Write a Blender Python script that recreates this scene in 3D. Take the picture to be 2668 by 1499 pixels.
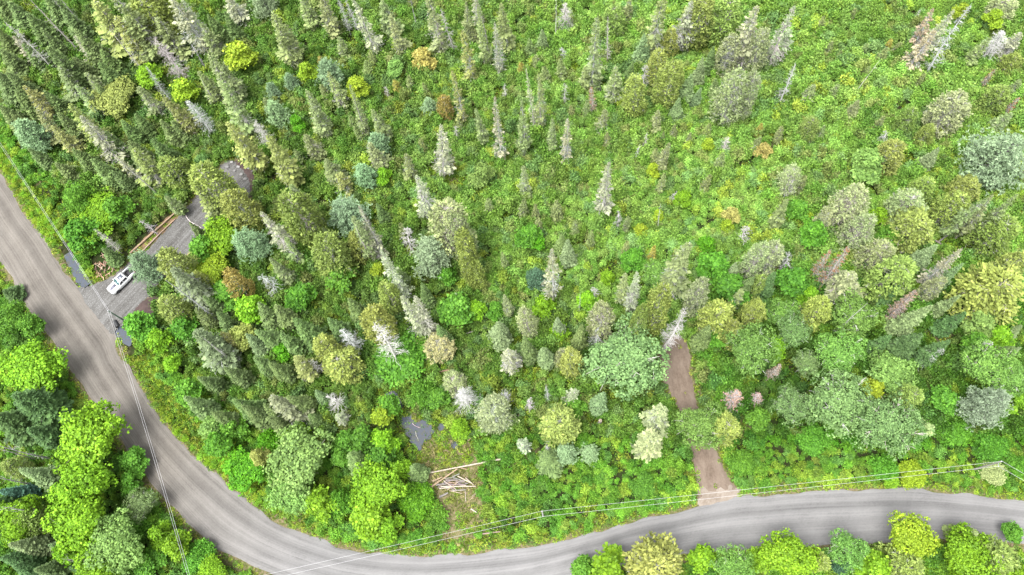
import bpy, math, random
import numpy as np
from mathutils import Matrix, Vector

for _o in list(bpy.data.objects):
    bpy.data.objects.remove(_o)
scene = bpy.context.scene
R = math.radians
rng = np.random.default_rng(20240)
random.seed(7)

# ------------------------------------------------------------------ camera
IW, IH = 2668.0, 1499.0            # measured frame of the photograph
FPX = 1850.0                       # focal length in those pixels
NADIR = (1470.0, 1535.0)           # where all upright lines meet
CAM_H = 120.0
_nc = np.array([(NADIR[0] - IW / 2) / FPX, -(NADIR[1] - IH / 2) / FPX, -1.0])
_nc /= np.linalg.norm(_nc)
_zw = -_nc
_xw = np.array([1.0, 0, 0]) - _zw[0] * _zw
_xw /= np.linalg.norm(_xw)
_yw = np.cross(_zw, _xw)
ROT = np.array([_xw, _yw, _zw])    # camera -> world
CAMP = np.array([0.0, 0.0, CAM_H])
cam_data = bpy.data.cameras.new('camera')
cam = bpy.data.objects.new('camera', cam_data)
scene.collection.objects.link(cam)
cam_data.sensor_width = 36.0
cam_data.lens = 36.0 * FPX / IW
cam_data.clip_start = 1.0
cam_data.clip_end = 4000.0
cam.matrix_world = Matrix.Translation(Vector(CAMP)) @ Matrix([list(r) for r in ROT]).to_4x4()
scene.camera = cam

# ------------------------------------------------------------------ sky, sun, exposure
SUN_EL, SUN_AZ = R(68), R(225)
world = bpy.data.worlds.new('World')
scene.world = world
world.use_nodes = True
wn, wl = world.node_tree.nodes, world.node_tree.links
wn.clear()
sky = wn.new('ShaderNodeTexSky')
sky.sky_type = 'NISHITA'
sky.sun_disc = False
sky.sun_elevation = SUN_EL
sky.sun_rotation = SUN_AZ
sky.dust_density = 4.0
sky.air_density = 1.0
sky.ozone_density = 1.0
hs = wn.new('ShaderNodeHueSaturation')      # a cloud layer takes most of the blue out
hs.inputs['Saturation'].default_value = 0.12
bg = wn.new('ShaderNodeBackground')
bg.inputs['Strength'].default_value = 0.125
wo = wn.new('ShaderNodeOutputWorld')
wl.new(sky.outputs[0], hs.inputs['Color'])
wl.new(hs.outputs[0], bg.inputs['Color'])
wl.new(bg.outputs[0], wo.inputs['Surface'])

sun_data = bpy.data.lights.new('sun', 'SUN')
sun_data.energy = 1.1
sun_data.angle = R(34)
sun_data.color = (1.0, 0.97, 0.925)
sun = bpy.data.objects.new('sun', sun_data)
scene.collection.objects.link(sun)
# the light travels from the sun's place in the sky down to the ground
_sd = Vector((math.sin(SUN_AZ) * math.cos(SUN_EL), math.cos(SUN_AZ) * math.cos(SUN_EL), math.sin(SUN_EL)))
sun.rotation_euler = _sd.to_track_quat('Z', 'Y').to_euler()

vs = scene.view_settings
vs.view_transform = 'Standard'
vs.look = 'None'
vs.gamma = 1.0
vs.exposure = 1.93
vs.use_curve_mapping = False
scene.cycles.max_bounces = 3
scene.cycles.diffuse_bounces = 2
scene.cycles.transmission_bounces = 2
scene.cycles.glossy_bounces = 2
scene.cycles.use_denoising = True
scene.cycles.denoising_input_passes = 'RGB_ALBEDO_NORMAL'
scene.cycles.denoising_prefilter = 'NONE'

# ------------------------------------------------------------------ measuring helpers
def gp(px, py, z=0.0):
    """the point at height z that stands at a spot measured in the photograph"""
    c = np.array([(px - IW / 2) / FPX, -(py - IH / 2) / FPX, -1.0])
    w = ROT @ c
    return CAMP + w * ((z - CAM_H) / w[2])

def gpa(pts, z=0.0):
    return np.array([gp(x, y, z) for x, y in pts])

def proj(P):
    P = np.atleast_2d(P)
    c = (P - CAMP) @ ROT
    d = -c[:, 2]
    return np.stack([IW / 2 + FPX * c[:, 0] / d, IH / 2 - FPX * c[:, 1] / d], 1), d

def inpoly(P, poly):
    P = np.asarray(P)
    x, y = P[:, 0], P[:, 1]
    ins = np.zeros(len(P), bool)
    q = np.asarray(poly)[:, :2]
    j = len(q) - 1
    for i in range(len(q)):
        xi, yi, xj, yj = q[i, 0], q[i, 1], q[j, 0], q[j, 1]
        c = ((yi > y) != (yj > y)) & (x < (xj - xi) * (y - yi) / (yj - yi + 1e-12) + xi)
        ins ^= c
        j = i
    return ins

def polydist(P, line):
    """distance in the ground plane from points to a polyline"""
    P = np.asarray(P)[:, :2]
    best = np.full(len(P), 1e3)
    q = np.asarray(line)[:, :2]
    if len(q) > 300: q = np.vstack([q[:-1:4], q[-1:]])
    near = np.where(((P > q.min(0) - 12) & (P < q.max(0) + 12)).all(1))[0]
    # work block by block so that far points are never touched
    for j in range(0, len(q) - 1, 8):
        blk = q[j:j + 9]
        lo, hi = blk.min(0) - 12, blk.max(0) + 12
        sub = near[((P[near] > lo) & (P[near] < hi)).all(1)]
        if len(sub) == 0: continue
        S = P[sub]; bs = best[sub]
        for a, b in zip(blk[:-1], blk[1:]):
            ab = b - a
            t = np.clip(((S - a) @ ab) / (ab @ ab + 1e-12), 0, 1)
            e = S - a - t[:, None] * ab
            bs = np.minimum(bs, np.sqrt(e[:, 0] ** 2 + e[:, 1] ** 2))
        best[sub] = bs
    return best

def resample(pts, n):
    pts = np.asarray(pts, float)
    # smooth (Catmull-Rom) then even spacing
    out = []
    for i in range(len(pts) - 1):
        p0 = pts[max(i - 1, 0)]; p1 = pts[i]; p2 = pts[i + 1]; p3 = pts[min(i + 2, len(pts) - 1)]
        for t in np.linspace(0, 1, 12, endpoint=False):
            out.append(0.5 * (2 * p1 + (p2 - p0) * t + (2 * p0 - 5 * p1 + 4 * p2 - p3) * t * t + (3 * p1 - p0 - 3 * p2 + p3) * t ** 3))
    out.append(pts[-1])
    out = np.array(out)
    s = np.r_[0, np.cumsum(np.linalg.norm(np.diff(out, axis=0), axis=1))]
    u = np.linspace(0, s[-1], n)
    return np.stack([np.interp(u, s, out[:, k]) for k in range(out.shape[1])], 1)

def vnoise(x, y, scale, seed=0):
    """smooth value noise 0..1"""
    r = np.random.default_rng(seed)
    g = r.random((64, 64))
    fx, fy = x / scale + 500, y / scale + 500
    ix, iy = np.floor(fx).astype(int), np.floor(fy).astype(int)
    tx, ty = fx - ix, fy - iy
    tx, ty = tx * tx * (3 - 2 * tx), ty * ty * (3 - 2 * ty)
    a, b = g[ix % 64, iy % 64], g[(ix + 1) % 64, iy % 64]
    c, d = g[ix % 64, (iy + 1) % 64], g[(ix + 1) % 64, (iy + 1) % 64]
    return (a * (1 - tx) + b * tx) * (1 - ty) + (c * (1 - tx) + d * tx) * ty

# ------------------------------------------------------------------ mesh helpers
class MB:
    """collects polygons, then links them as one mesh"""
    def __init__(s):
        s.v, s.f, s.m, s.t, s.n = [], [], [], [], 0
    def quads(s, Q, mat=0, tint=None):
        Q = np.asarray(Q, float)
        k = len(Q)
        if k == 0: return
        s.v.append(Q.reshape(-1, 3))
        s.f.append(np.arange(s.n, s.n + 4 * k).reshape(k, 4))
        s.n += 4 * k
        s.m.append(np.full(k, mat)); s.t.append(rng.random(k) if tint is None else np.broadcast_to(tint, (k,)))
    def poly(s, V, F, mat=0, tint=0.5):
        V = np.asarray(V, float); F = np.asarray(F)
        s.v.append(V); s.f.append(F + s.n); s.n += len(V)
        s.m.append(np.full(len(F), mat)); s.t.append(np.broadcast_to(tint, (len(F),)))
    def mesh(s, name, mats, smooth=False):
        me = bpy.data.meshes.new(name)
        V = np.concatenate(s.v)
        me.vertices.add(len(V)); me.vertices.foreach_set('co', V.ravel().astype(np.float32))
        idx, st, tot = [], [], []
        p = 0
        for F in s.f:
            k, c = F.shape
            idx.append(F.ravel()); st.append(p + np.arange(k) * c); tot.append(np.full(k, c)); p += k * c
        idx = np.concatenate(idx); st = np.concatenate(st); tot = np.concatenate(tot)
        me.loops.add(len(idx)); me.loops.foreach_set('vertex_index', idx.astype(np.int32))
        me.polygons.add(len(st))
        me.polygons.foreach_set('loop_start', st.astype(np.int32))
        me.polygons.foreach_set('material_index', np.concatenate(s.m).astype(np.int32))
        a = me.attributes.new('tint', 'FLOAT', 'FACE')
        a.data.foreach_set('value', np.concatenate(s.t).astype(np.float32))
        for m in mats: me.materials.append(m)
        me.update(calc_edges=True)
        if smooth: me.polygons.foreach_set('use_smooth', np.ones(len(st), bool))
        me.validate()
        return me
    def build(s, name, mats, parent=None, smooth=False):
        return link(name, s.mesh(name, mats if isinstance(mats, (list, tuple)) else [mats], smooth), parent)

def link(name, me, parent=None):
    o = bpy.data.objects.new(name, me)
    scene.collection.objects.link(o)
    if parent is not None: o.parent = parent
    return o

def empty(name, loc=(0, 0, 0), rz=0.0):
    o = bpy.data.objects.new(name, None)
    scene.collection.objects.link(o)
    o.location = loc; o.rotation_euler = (0, 0, rz); o.empty_display_size = 0.3
    return o

def tag(o, label=None, cat=None, group=None, kind=None):
    if label: o['label'] = label
    if cat: o['category'] = cat
    if group: o['group'] = group
    if kind: o['kind'] = kind
    return o

def unit(a):
    return a / (np.linalg.norm(a, axis=-1, keepdims=True) + 1e-9)

def kites(P0, P1, W, perp=None):
    """flat leaf-like quads from P0 to P1, W half-width"""
    P0, P1 = np.asarray(P0, float), np.asarray(P1, float)
    d = unit(P1 - P0)
    if perp is None:
        perp = unit(np.cross(d, unit(rng.normal(size=P0.shape))))
    mid = P0 * 0.45 + P1 * 0.55
    W = np.asarray(W)[:, None]
    return np.stack([P0, mid + perp * W, P1, mid - perp * W], 1)

def leaves(C, N, S):
    """leaf quads at centres C facing N of half-size S"""
    N = unit(N)
    a = unit(np.cross(N, unit(rng.normal(size=N.shape))))
    b = np.cross(N, a)
    S = np.asarray(S)[:, None]
    k = 0.62 + 0.3 * rng.random((len(C), 1))
    bend = N * S * 0.25
    return np.stack([C - a * S - bend, C + b * S * k, C + a * S - bend, C - b * S * k], 1)

def prisms(mb, P0, P1, r0, r1, n=3, mat=0, tint=None):
    P0, P1 = np.atleast_2d(P0).astype(float), np.atleast_2d(P1).astype(float)
    r0 = np.broadcast_to(np.asarray(r0, float), (len(P0),)); r1 = np.broadcast_to(np.asarray(r1, float), (len(P0),))
    d = unit(P1 - P0)
    ref = np.where(np.abs(d[:, 2:3]) > 0.9, np.array([[1.0, 0, 0]]), np.array([[0, 0, 1.0]]))
    a = unit(np.cross(d, ref)); b = np.cross(d, a)
    Q = []
    for i in range(n):
        t0, t1 = 2 * math.pi * i / n, 2 * math.pi * (i + 1) / n
        u0 = a * math.cos(t0) + b * math.sin(t0); u1 = a * math.cos(t1) + b * math.sin(t1)
        Q.append(np.stack([P0 + u0 * r0[:, None], P0 + u1 * r0[:, None], P1 + u1 * r1[:, None], P1 + u0 * r1[:, None]], 1))
    mb.quads(np.concatenate(Q), mat, tint)

def tube(mb, pts, radii, n=7, mat=0, cap=True):
    pts = np.asarray(pts, float)
    V = []
    for i, p in enumerate(pts):
        d = unit(pts[min(i + 1, len(pts) - 1)] - pts[max(i - 1, 0)])
        ref = np.array([1.0, 0, 0]) if abs(d[2]) > 0.9 else np.array([0, 0, 1.0])
        a = unit(np.cross(d, ref)); b = np.cross(d, a)
        for k in range(n):
            t = 2 * math.pi * k / n
            V.append(p + (a * math.cos(t) + b * math.sin(t)) * radii[i])
    F = [[i * n + k, i * n + (k + 1) % n, (i + 1) * n + (k + 1) % n, (i + 1) * n + k] for i in range(len(pts) - 1) for k in range(n)]
    mb.poly(V, F, mat)
    if cap:
        for e in (0, len(pts) - 1):
            base = [e * n + k for k in range(n)]
            W = [V[i] for i in base] + [pts[e]]
            mb.poly(W, [[k, (k + 1) % n, n] if e else [(k + 1) % n, k, n] for k in range(n)], mat)

def box(mb, c, s, rz=0, mat=0, taper=1.0):
    c = np.array(c, float); hx, hy, hz = np.array(s) / 2
    V = []
    for z, k in ((-hz, 1.0), (hz, taper)):
        for x, y in ((-hx, -hy), (hx, -hy), (hx, hy), (-hx, hy)):
            x2, y2 = x * k, y * k
            V.append(c + [x2 * math.cos(rz) - y2 * math.sin(rz), x2 * math.sin(rz) + y2 * math.cos(rz), z])
    mb.poly(V, [[3, 2, 1, 0], [4, 5, 6, 7], [0, 1, 5, 4], [1, 2, 6, 5], [2, 3, 7, 6], [3, 0, 4, 7]], mat)

# ------------------------------------------------------------------ materials
def new_mat(name):
    m = bpy.data.materials.new(name); m.use_nodes = True
    m.node_tree.nodes.clear()
    return m, m.node_tree.nodes, m.node_tree.links

def leaf_material(name, source, translucency=0.22, spread=0.6):
    """foliage: the plant's own colour, each leaf a little lighter, darker or yellower"""
    m, N, L = new_mat(name)
    if source == 'OBJECT':
        col = N.new('ShaderNodeObjectInfo').outputs['Color']
    else:
        a = N.new('ShaderNodeAttribute'); a.attribute_type = 'INSTANCER'; a.attribute_name = 'icol'
        col = a.outputs['Color']
    t = N.new('ShaderNodeAttribute'); t.attribute_type = 'GEOMETRY'; t.attribute_name = 'tint'
    hsv = N.new('ShaderNodeHueSaturation')
    mv = N.new('ShaderNodeMapRange'); mv.inputs['To Min'].default_value = 1 - spread; mv.inputs['To Max'].default_value = 1 + spread
    mh = N.new('ShaderNodeMapRange'); mh.inputs['To Min'].default_value = 0.517; mh.inputs['To Max'].default_value = 0.497
    L.new(t.outputs['Fac'], mv.inputs['Value']); L.new(t.outputs['Fac'], mh.inputs['Value'])
    L.new(mv.outputs[0], hsv.inputs['Value']); L.new(mh.outputs[0], hsv.inputs['Hue']); L.new(col, hsv.inputs['Color'])
    d = N.new('ShaderNodeBsdfDiffuse'); tr = N.new('ShaderNodeBsdfTranslucent'); g = N.new('ShaderNodeBsdfGlossy')
    g.inputs['Roughness'].default_value = 0.55
    g.inputs['Color'].default_value = (0.8, 0.85, 0.85, 1)
    L.new(hsv.outputs[0], d.inputs['Color']); L.new(hsv.outputs[0], tr.inputs['Color'])
    mx = N.new('ShaderNodeMixShader'); mx.inputs[0].default_value = translucency
    L.new(d.outputs[0], mx.inputs[1]); L.new(tr.outputs[0], mx.inputs[2])
    m2 = N.new('ShaderNodeMixShader'); m2.inputs[0].default_value = 0.012
    L.new(mx.outputs[0], m2.inputs[1]); L.new(g.outputs[0], m2.inputs[2])
    o = N.new('ShaderNodeOutputMaterial'); L.new(m2.outputs[0], o.inputs['Surface'])
    return m

def wood_material(name, color=None, spread=0.35):
    m, N, L = new_mat(name)
    tc = N.new('ShaderNodeTexCoord')
    mp = N.new('ShaderNodeMapping'); mp.inputs['Scale'].default_value = (3, 3, 0.7)
    nz = N.new('ShaderNodeTexNoise'); nz.inputs['Scale'].default_value = 2.0; nz.inputs['Detail'].default_value = 5
    L.new(tc.outputs['Object'], mp.inputs[0]); L.new(mp.outputs[0], nz.inputs['Vector'])
    mr = N.new('ShaderNodeMapRange'); mr.inputs['From Min'].default_value = 0.3; mr.inputs['From Max'].default_value = 0.7
    mr.inputs['To Min'].default_value = 1 - spread; mr.inputs['To Max'].default_value = 1 + spread
    L.new(nz.outputs['Fac'], mr.inputs['Value'])
    hsv = N.new('ShaderNodeHueSaturation'); L.new(mr.outputs[0], hsv.inputs['Value'])
    if color is None:
        oi = N.new('ShaderNodeObjectInfo'); L.new(oi.outputs['Color'], hsv.inputs['Color'])
    else:
        hsv.inputs['Color'].default_value = (*color, 1)
    b = N.new('ShaderNodeBsdfPrincipled'); b.inputs['Roughness'].default_value = 0.85
    b.inputs['Specular IOR Level'].default_value = 0.2
    L.new(hsv.outputs[0], b.inputs['Base Color'])
    o = N.new('ShaderNodeOutputMaterial'); L.new(b.outputs[0], o.inputs['Surface'])
    return m

def plain(name, color, rough=0.5, metal=0.0, spec=0.5, coat=0.0):
    m, N, L = new_mat(name)
    b = N.new('ShaderNodeBsdfPrincipled')
    nz = N.new('ShaderNodeTexNoise'); nz.inputs['Scale'].default_value = 6
    mr = N.new('ShaderNodeMapRange'); mr.inputs['To Min'].default_value = max(rough - 0.08, 0.02); mr.inputs['To Max'].default_value = rough + 0.08
    L.new(nz.outputs['Fac'], mr.inputs['Value']); L.new(mr.outputs[0], b.inputs['Roughness'])
    b.inputs['Base Color'].default_value = (*color, 1)
    b.inputs['Metallic'].default_value = metal; b.inputs['Specular IOR Level'].default_value = spec
    b.inputs['Coat Weight'].default_value = coat
    o = N.new('ShaderNodeOutputMaterial'); L.new(b.outputs[0], o.inputs['Surface'])
    return m

LEAF = leaf_material('leaf', 'OBJECT')
NEEDLE = leaf_material('needle', 'OBJECT', 0.12, 0.6)
LEAF_I = leaf_material('leaf_mass', 'INSTANCER')
WOOD = wood_material('wood')

# ------------------------------------------------------------------ roads and ground plan (measured)
ROAD_IN = [(-190, 150), (-100, 300), (-50, 370), (0, 446), (35, 500), (66, 555), (111, 614), (145, 666), (173, 711), (207, 756), (250, 815), (294, 873), (311, 920), (363, 1000),
           (390, 1048), (432, 1104), (484, 1162), (529, 1207), (587, 1255), (668, 1319), (712, 1350), (770, 1379), (822, 1400), (908, 1428), (1012, 1445), (1115, 1448),
           (1219, 1441), (1334, 1428), (1420, 1417), (1506, 1397), (1593, 1374), (1679, 1348), (1775, 1328), (1834, 1312), (1920, 1293), (2001, 1286), (2104, 1278), (2242, 1274),
           (2380, 1274), (2518, 1286), (2668, 1305), (2800, 1330), (2950, 1370)]
ROAD_OUT = [(-360, 270), (-230, 400), (-110, 540), (-40, 625), (0, 680), (35, 742), (69, 797), (104, 849), (138, 894), (173, 946), (207, 1000), (262, 1079), (310, 1145), (348, 1200), (390, 1255),
            (431, 1300), (472, 1348), (517, 1397), (552, 1428), (603, 1455), (667, 1486), (760, 1520), (880, 1548), (1020, 1562), (1160, 1562), (1300, 1547), (1420, 1522),
            (1510, 1499), (1610, 1475), (1750, 1452), (1900, 1437), (2050, 1427), (2200, 1418), (2350, 1410), (2500, 1408), (2668, 1422), (2800, 1447), (2930, 1480)]
NR = 320
road_in = resample(gpa(ROAD_IN), NR)
road_out = resample(gpa(ROAD_OUT), NR)
road_poly = np.concatenate([road_in, road_out[::-1]])

DRIVE = gpa([(196, 750), (207, 750), (240, 742), (287, 722), (330, 688), (373, 661), (419, 612), (461, 568), (488, 537), (508, 513), (530, 500), (558, 458), (582, 424), (614, 420), (640, 448), (655, 480),
             (650, 520), (600, 548), (566, 566), (535, 612), (512, 648), (486, 672), (440, 717), (390, 770), (350, 812), (337, 838), (302, 858), (292, 885), (282, 880)])
TRACK = gpa([(1822, 1318), (1813, 1286), (1813, 1248), (1803, 1193), (1793, 1148), (1776, 1100), (1768, 1064), (1738, 1010), (1722, 975), (1716, 918), (1735, 888), (1765, 872), (1788, 890), (1800, 925), (1797, 960),
             (1806, 1000), (1818, 1058), (1838, 1105), (1856, 1148), (1870, 1175), (1884, 1214), (1900, 1246), (1926, 1278), (1908, 1304), (1890, 1312)])
SOIL = gpa([(330, 842), (345, 812), (375, 783), (405, 772), (424, 786), (420, 805), (400, 828), (370, 848), (345, 856)])
tJ = lambda pts: [(667 + x / 2.894, 1000 + y / 2.894) for x, y in pts]
CLEARING = gpa(tJ([(1290, 480), (1400, 380), (1520, 400), (1650, 540), (1720, 640), (1680, 760), (1690, 1090), (1560, 1240), (1430, 1160), (1420, 920), (1300, 800), (1240, 640)]))
POND = gpa(tJ([(1080, 268), (1104, 240), (1128, 252), (1150, 228), (1178, 246), (1190, 278), (1222, 292), (1250, 270), (1282, 262), (1300, 290), (1330, 306), (1322, 334), (1348, 362), (1318, 384), (1322, 410), (1288, 424), (1262, 450), (1250, 486), (1226, 506), (1204, 488), (1188, 452), (1160, 440), (1150, 408), (1118, 380), (1124, 350), (1094, 320)]))
POND2 = gpa(tJ([(950, 98), (985, 60), (1040, 45), (1078, 100), (1110, 160), (1118, 200), (1080, 190), (1055, 160), (1000, 128)]))
POND3 = gpa(tJ([(1368, 312), (1395, 296), (1425, 318), (1410, 352), (1380, 350)]))
POND4 = gpa(tJ([(1465, 442), (1495, 430), (1525, 462), (1510, 490), (1475, 478)]))
DITCH_A = resample(gpa([(150, 610), (178, 668), (198, 702), (214, 730), (224, 744)]), 40)
DITCH_B = resample(gpa([(302, 850), (318, 866), (332, 890), (346, 925), (372, 968), (402, 1008), (438, 1052), (480, 1098), (520, 1140)]), 90)
OPEN_R = gpa([(2440, 590), (2520, 560), (2600, 600), (2560, 660), (2480, 680), (2420, 660)])

# ------------------------------------------------------------------ setting materials
def gravel_material(name, light, mid, dark, streak=(0.15, 2.2), speck=0.0, along='UV', fade=None):
    """packed gravel: wheel streaks along the way (uv: x metres along, y metres across), stones and dust"""
    m, N, L = new_mat(name)
    uv = N.new('ShaderNodeUVMap')
    sep = N.new('ShaderNodeSeparateXYZ'); L.new(uv.outputs[0], sep.inputs[0])
    mp = N.new('ShaderNodeMapping'); mp.inputs['Scale'].default_value = (streak[0], streak[1], 1)
    L.new(uv.outputs[0], mp.inputs[0])
    n1 = N.new('ShaderNodeTexNoise'); n1.inputs['Scale'].default_value = 0.9; n1.inputs['Detail'].default_value = 7; n1.inputs['Roughness'].default_value = 0.72
    L.new(mp.outputs[0], n1.inputs['Vector'])
    n2 = N.new('ShaderNodeTexNoise'); n2.inputs['Scale'].default_value = 0.22; n2.inputs['Detail'].default_value = 6; n2.inputs['Roughness'].default_value = 0.62
    L.new(uv.outputs[0], n2.inputs['Vector'])
    n3 = N.new('ShaderNodeTexNoise'); n3.inputs['Scale'].default_value = 2.6; n3.inputs['Detail'].default_value = 3; n3.inputs['Roughness'].default_value = 0.7
    L.new(uv.outputs[0], n3.inputs['Vector'])
    a = N.new('ShaderNodeMath'); a.operation = 'MULTIPLY_ADD'; a.inputs[1].default_value = 0.62
    L.new(n1.outputs['Fac'], a.inputs[0])
    b = N.new('ShaderNodeMath'); b.operation = 'MULTIPLY'; b.inputs[1].default_value = 0.38
    L.new(n2.outputs['Fac'], b.inputs[0]); L.new(b.outputs[0], a.inputs[2])
    c = N.new('ShaderNodeMath'); c.operation = 'MULTIPLY_ADD'; c.inputs[1].default_value = 0.26
    L.new(n3.outputs['Fac'], c.inputs[0]); L.new(a.outputs[0], c.inputs[2])
    rp = N.new('ShaderNodeValToRGB')
    rp.color_ramp.elements[0].position = 0.46; rp.color_ramp.elements[0].color = (*dark, 1)
    rp.color_ramp.elements[1].position = 0.78; rp.color_ramp.elements[1].color = (*light, 1)
    e = rp.color_ramp.elements.new(0.6); e.color = (*mid, 1)
    L.new(c.outputs[0], rp.inputs[0])
    out = rp.outputs[0]
    if fade:                       # other gravel farther along the road: (second ramp colours, from metre, to metre)
        rp2 = N.new('ShaderNodeValToRGB')
        for i, (p, q) in enumerate(zip((0.46, 0.78), (fade[0][2], fade[0][0]))):
            rp2.color_ramp.elements[i].position = p; rp2.color_ramp.elements[i].color = (*q, 1)
        e = rp2.color_ramp.elements.new(0.6); e.color = (*fade[0][1], 1)
        L.new(c.outputs[0], rp2.inputs[0])
        mr = N.new('ShaderNodeMapRange'); mr.inputs['From Min'].default_value = fade[1]; mr.inputs['From Max'].default_value = fade[2]
        L.new(sep.outputs['X'], mr.inputs['Value'])
        mx = N.new('ShaderNodeMix'); mx.data_type = 'RGBA'
        L.new(mr.outputs[0], mx.inputs['Factor']); L.new(out, mx.inputs['A']); L.new(rp2.outputs[0], mx.inputs['B'])
        out = mx.outputs['Result']
        # graded windrows: pale loose stone by the edges, darker packed wheel lanes
        n5 = N.new('ShaderNodeTexNoise'); n5.inputs['Scale'].default_value = 0.035; n5.inputs['Detail'].default_value = 2
        L.new(uv.outputs[0], n5.inputs['Vector'])
        wob = N.new('ShaderNodeMath'); wob.operation = 'MULTIPLY_ADD'; wob.inputs[1].default_value = 1.6
        L.new(n5.outputs['Fac'], wob.inputs[0]); L.new(sep.outputs['Y'], wob.inputs[2])
        lane = N.new('ShaderNodeValToRGB'); lane.color_ramp.interpolation = 'B_SPLINE'
        stops = [(0.0, 1.12), (0.07, 1.2), (0.12, 0.86), (0.18, 1.12), (0.27, 0.78), (0.35, 0.74), (0.42, 1.04), (0.5, 1.08), (0.58, 0.9), (0.66, 0.84), (0.74, 1.06), (0.82, 1.0), (0.88, 0.84), (0.94, 1.15), (1.0, 1.22)]
        el = lane.color_ramp.elements
        el[0].position, el[0].color = stops[0][0], (stops[0][1] * .5,) * 3 + (1,)
        el[1].position, el[1].color = stops[-1][0], (stops[-1][1] * .5,) * 3 + (1,)
        for p, q in stops[1:-1]:
            e = el.new(p); e.color = (q * .5, q * .5, q * .5, 1)
        mv = N.new('ShaderNodeMapRange'); mv.inputs['From Min'].default_value = 0.8; mv.inputs['From Max'].default_value = 12.8
        L.new(wob.outputs[0], mv.inputs['Value']); L.new(mv.outputs[0], lane.inputs[0])
        mu = N.new('ShaderNodeMix'); mu.data_type = 'RGBA'; mu.blend_type = 'MULTIPLY'; mu.inputs['Factor'].default_value = 1.0
        sc2 = N.new('ShaderNodeMix'); sc2.data_type = 'RGBA'; sc2.blend_type = 'ADD'; sc2.inputs['Factor'].default_value = 1.0
        L.new(lane.outputs[0], sc2.inputs['A']); L.new(lane.outputs[0], sc2.inputs['B'])
        L.new(out, mu.inputs['A']); L.new(sc2.outputs['Result'], mu.inputs['B'])
        out = mu.outputs['Result']
    if speck:
        vo = N.new('ShaderNodeTexNoise'); vo.inputs['Scale'].default_value = 4.5; vo.inputs['Detail'].default_value = 3
        L.new(uv.outputs[0], vo.inputs['Vector'])
        ms = N.new('ShaderNodeMapRange'); ms.inputs['From Min'].default_value = 0.58; ms.inputs['From Max'].default_value = 0.66; ms.inputs['To Max'].default_value = speck
        L.new(vo.outputs['Fac'], ms.inputs['Value'])
        mx = N.new('ShaderNodeMix'); mx.data_type = 'RGBA'; mx.inputs['B'].default_value = (0.3, 0.3, 0.295, 1)
        L.new(ms.outputs[0], mx.inputs['Factor']); L.new(out, mx.inputs['A'])
        out = mx.outputs['Result']
    bs = N.new('ShaderNodeBsdfPrincipled'); bs.inputs['Roughness'].default_value = 0.95; bs.inputs['Specular IOR Level'].default_value = 0.15
    L.new(out, bs.inputs['Base Color'])
    bp = N.new('ShaderNodeBump'); bp.inputs['Strength'].default_value = 0.5; bp.inputs['Distance'].default_value = 0.06
    L.new(c.outputs[0], bp.inputs['Height']); L.new(bp.outputs[0], bs.inputs['Normal'])
    o = N.new('ShaderNodeOutputMaterial'); L.new(bs.outputs[0], o.inputs['Surface'])
    return m

ROAD_M = gravel_material('road_gravel', (0.178, 0.164, 0.147), (0.131, 0.119, 0.105), (0.076, 0.069, 0.061), (0.02, 2.4), 0,
                         fade=(((0.20, 0.197, 0.196), (0.163, 0.160, 0.159), (0.112, 0.110, 0.110)), 118, 150))
DRIVE_M = gravel_material('drive_gravel', (0.155, 0.153, 0.149), (0.088, 0.085, 0.080), (0.048, 0.046, 0.043), (0.06, 1.8), 0.5)
TRACK_M = gravel_material('track_earth', (0.19, 0.152, 0.122), (0.14, 0.107, 0.083), (0.085, 0.063, 0.048), (0.3, 0.9), 0.0)
SOIL_M = gravel_material('dark_soil', (0.095, 0.068, 0.062), (0.06, 0.043, 0.04), (0.03, 0.022, 0.021), (0.8, 0.8), 0)

def ground_material():
    m, N, L = new_mat('forest_floor')
    tc = N.new('ShaderNodeTexCoord')
    n1 = N.new('ShaderNodeTexNoise'); n1.inputs['Scale'].default_value = 0.5; n1.inputs['Detail'].default_value = 8; n1.inputs['Roughness'].default_value = 0.65
    n2 = N.new('ShaderNodeTexNoise'); n2.inputs['Scale'].default_value = 3.0; n2.inputs['Detail'].default_value = 5
    L.new(tc.outputs['Object'], n1.inputs['Vector']); L.new(tc.outputs['Object'], n2.inputs['Vector'])
    r1 = N.new('ShaderNodeValToRGB')
    for i, (p, c) in enumerate([(0.35, (0.022, 0.018, 0.01, 1)), (0.65, (0.022, 0.042, 0.009, 1))]):
        r1.color_ramp.elements[i].position = p; r1.color_ramp.elements[i].color = c
    L.new(n1.outputs['Fac'], r1.inputs[0])
    at = N.new('ShaderNodeAttribute'); at.attribute_name = 'dry'
    r2 = N.new('ShaderNodeValToRGB')
    for i, (p, c) in enumerate([(0.38, (0.08, 0.095, 0.025, 1)), (0.66, (0.20, 0.155, 0.10, 1))]):
        r2.color_ramp.elements[i].position = p; r2.color_ramp.elements[i].color = c
    L.new(n2.outputs['Fac'], r2.inputs[0])
    mx = N.new('ShaderNodeMix'); mx.data_type = 'RGBA'
    L.new(at.outputs['Fac'], mx.inputs['Factor']); L.new(r1.outputs[0], mx.inputs['A']); L.new(r2.outputs[0], mx.inputs['B'])
    b = N.new('ShaderNodeBsdfPrincipled'); b.inputs['Roughness'].default_value = 1.0; b.inputs['Specular IOR Level'].default_value = 0.1
    L.new(mx.outputs['Result'], b.inputs['Base Color'])
    bp = N.new('ShaderNodeBump'); bp.inputs['Strength'].default_value = 0.6; bp.inputs['Distance'].default_value = 0.1
    L.new(n2.outputs['Fac'], bp.inputs['Height']); L.new(bp.outputs[0], b.inputs['Normal'])
    o = N.new('ShaderNodeOutputMaterial'); L.new(b.outputs[0], o.inputs['Surface'])
    return m

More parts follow.
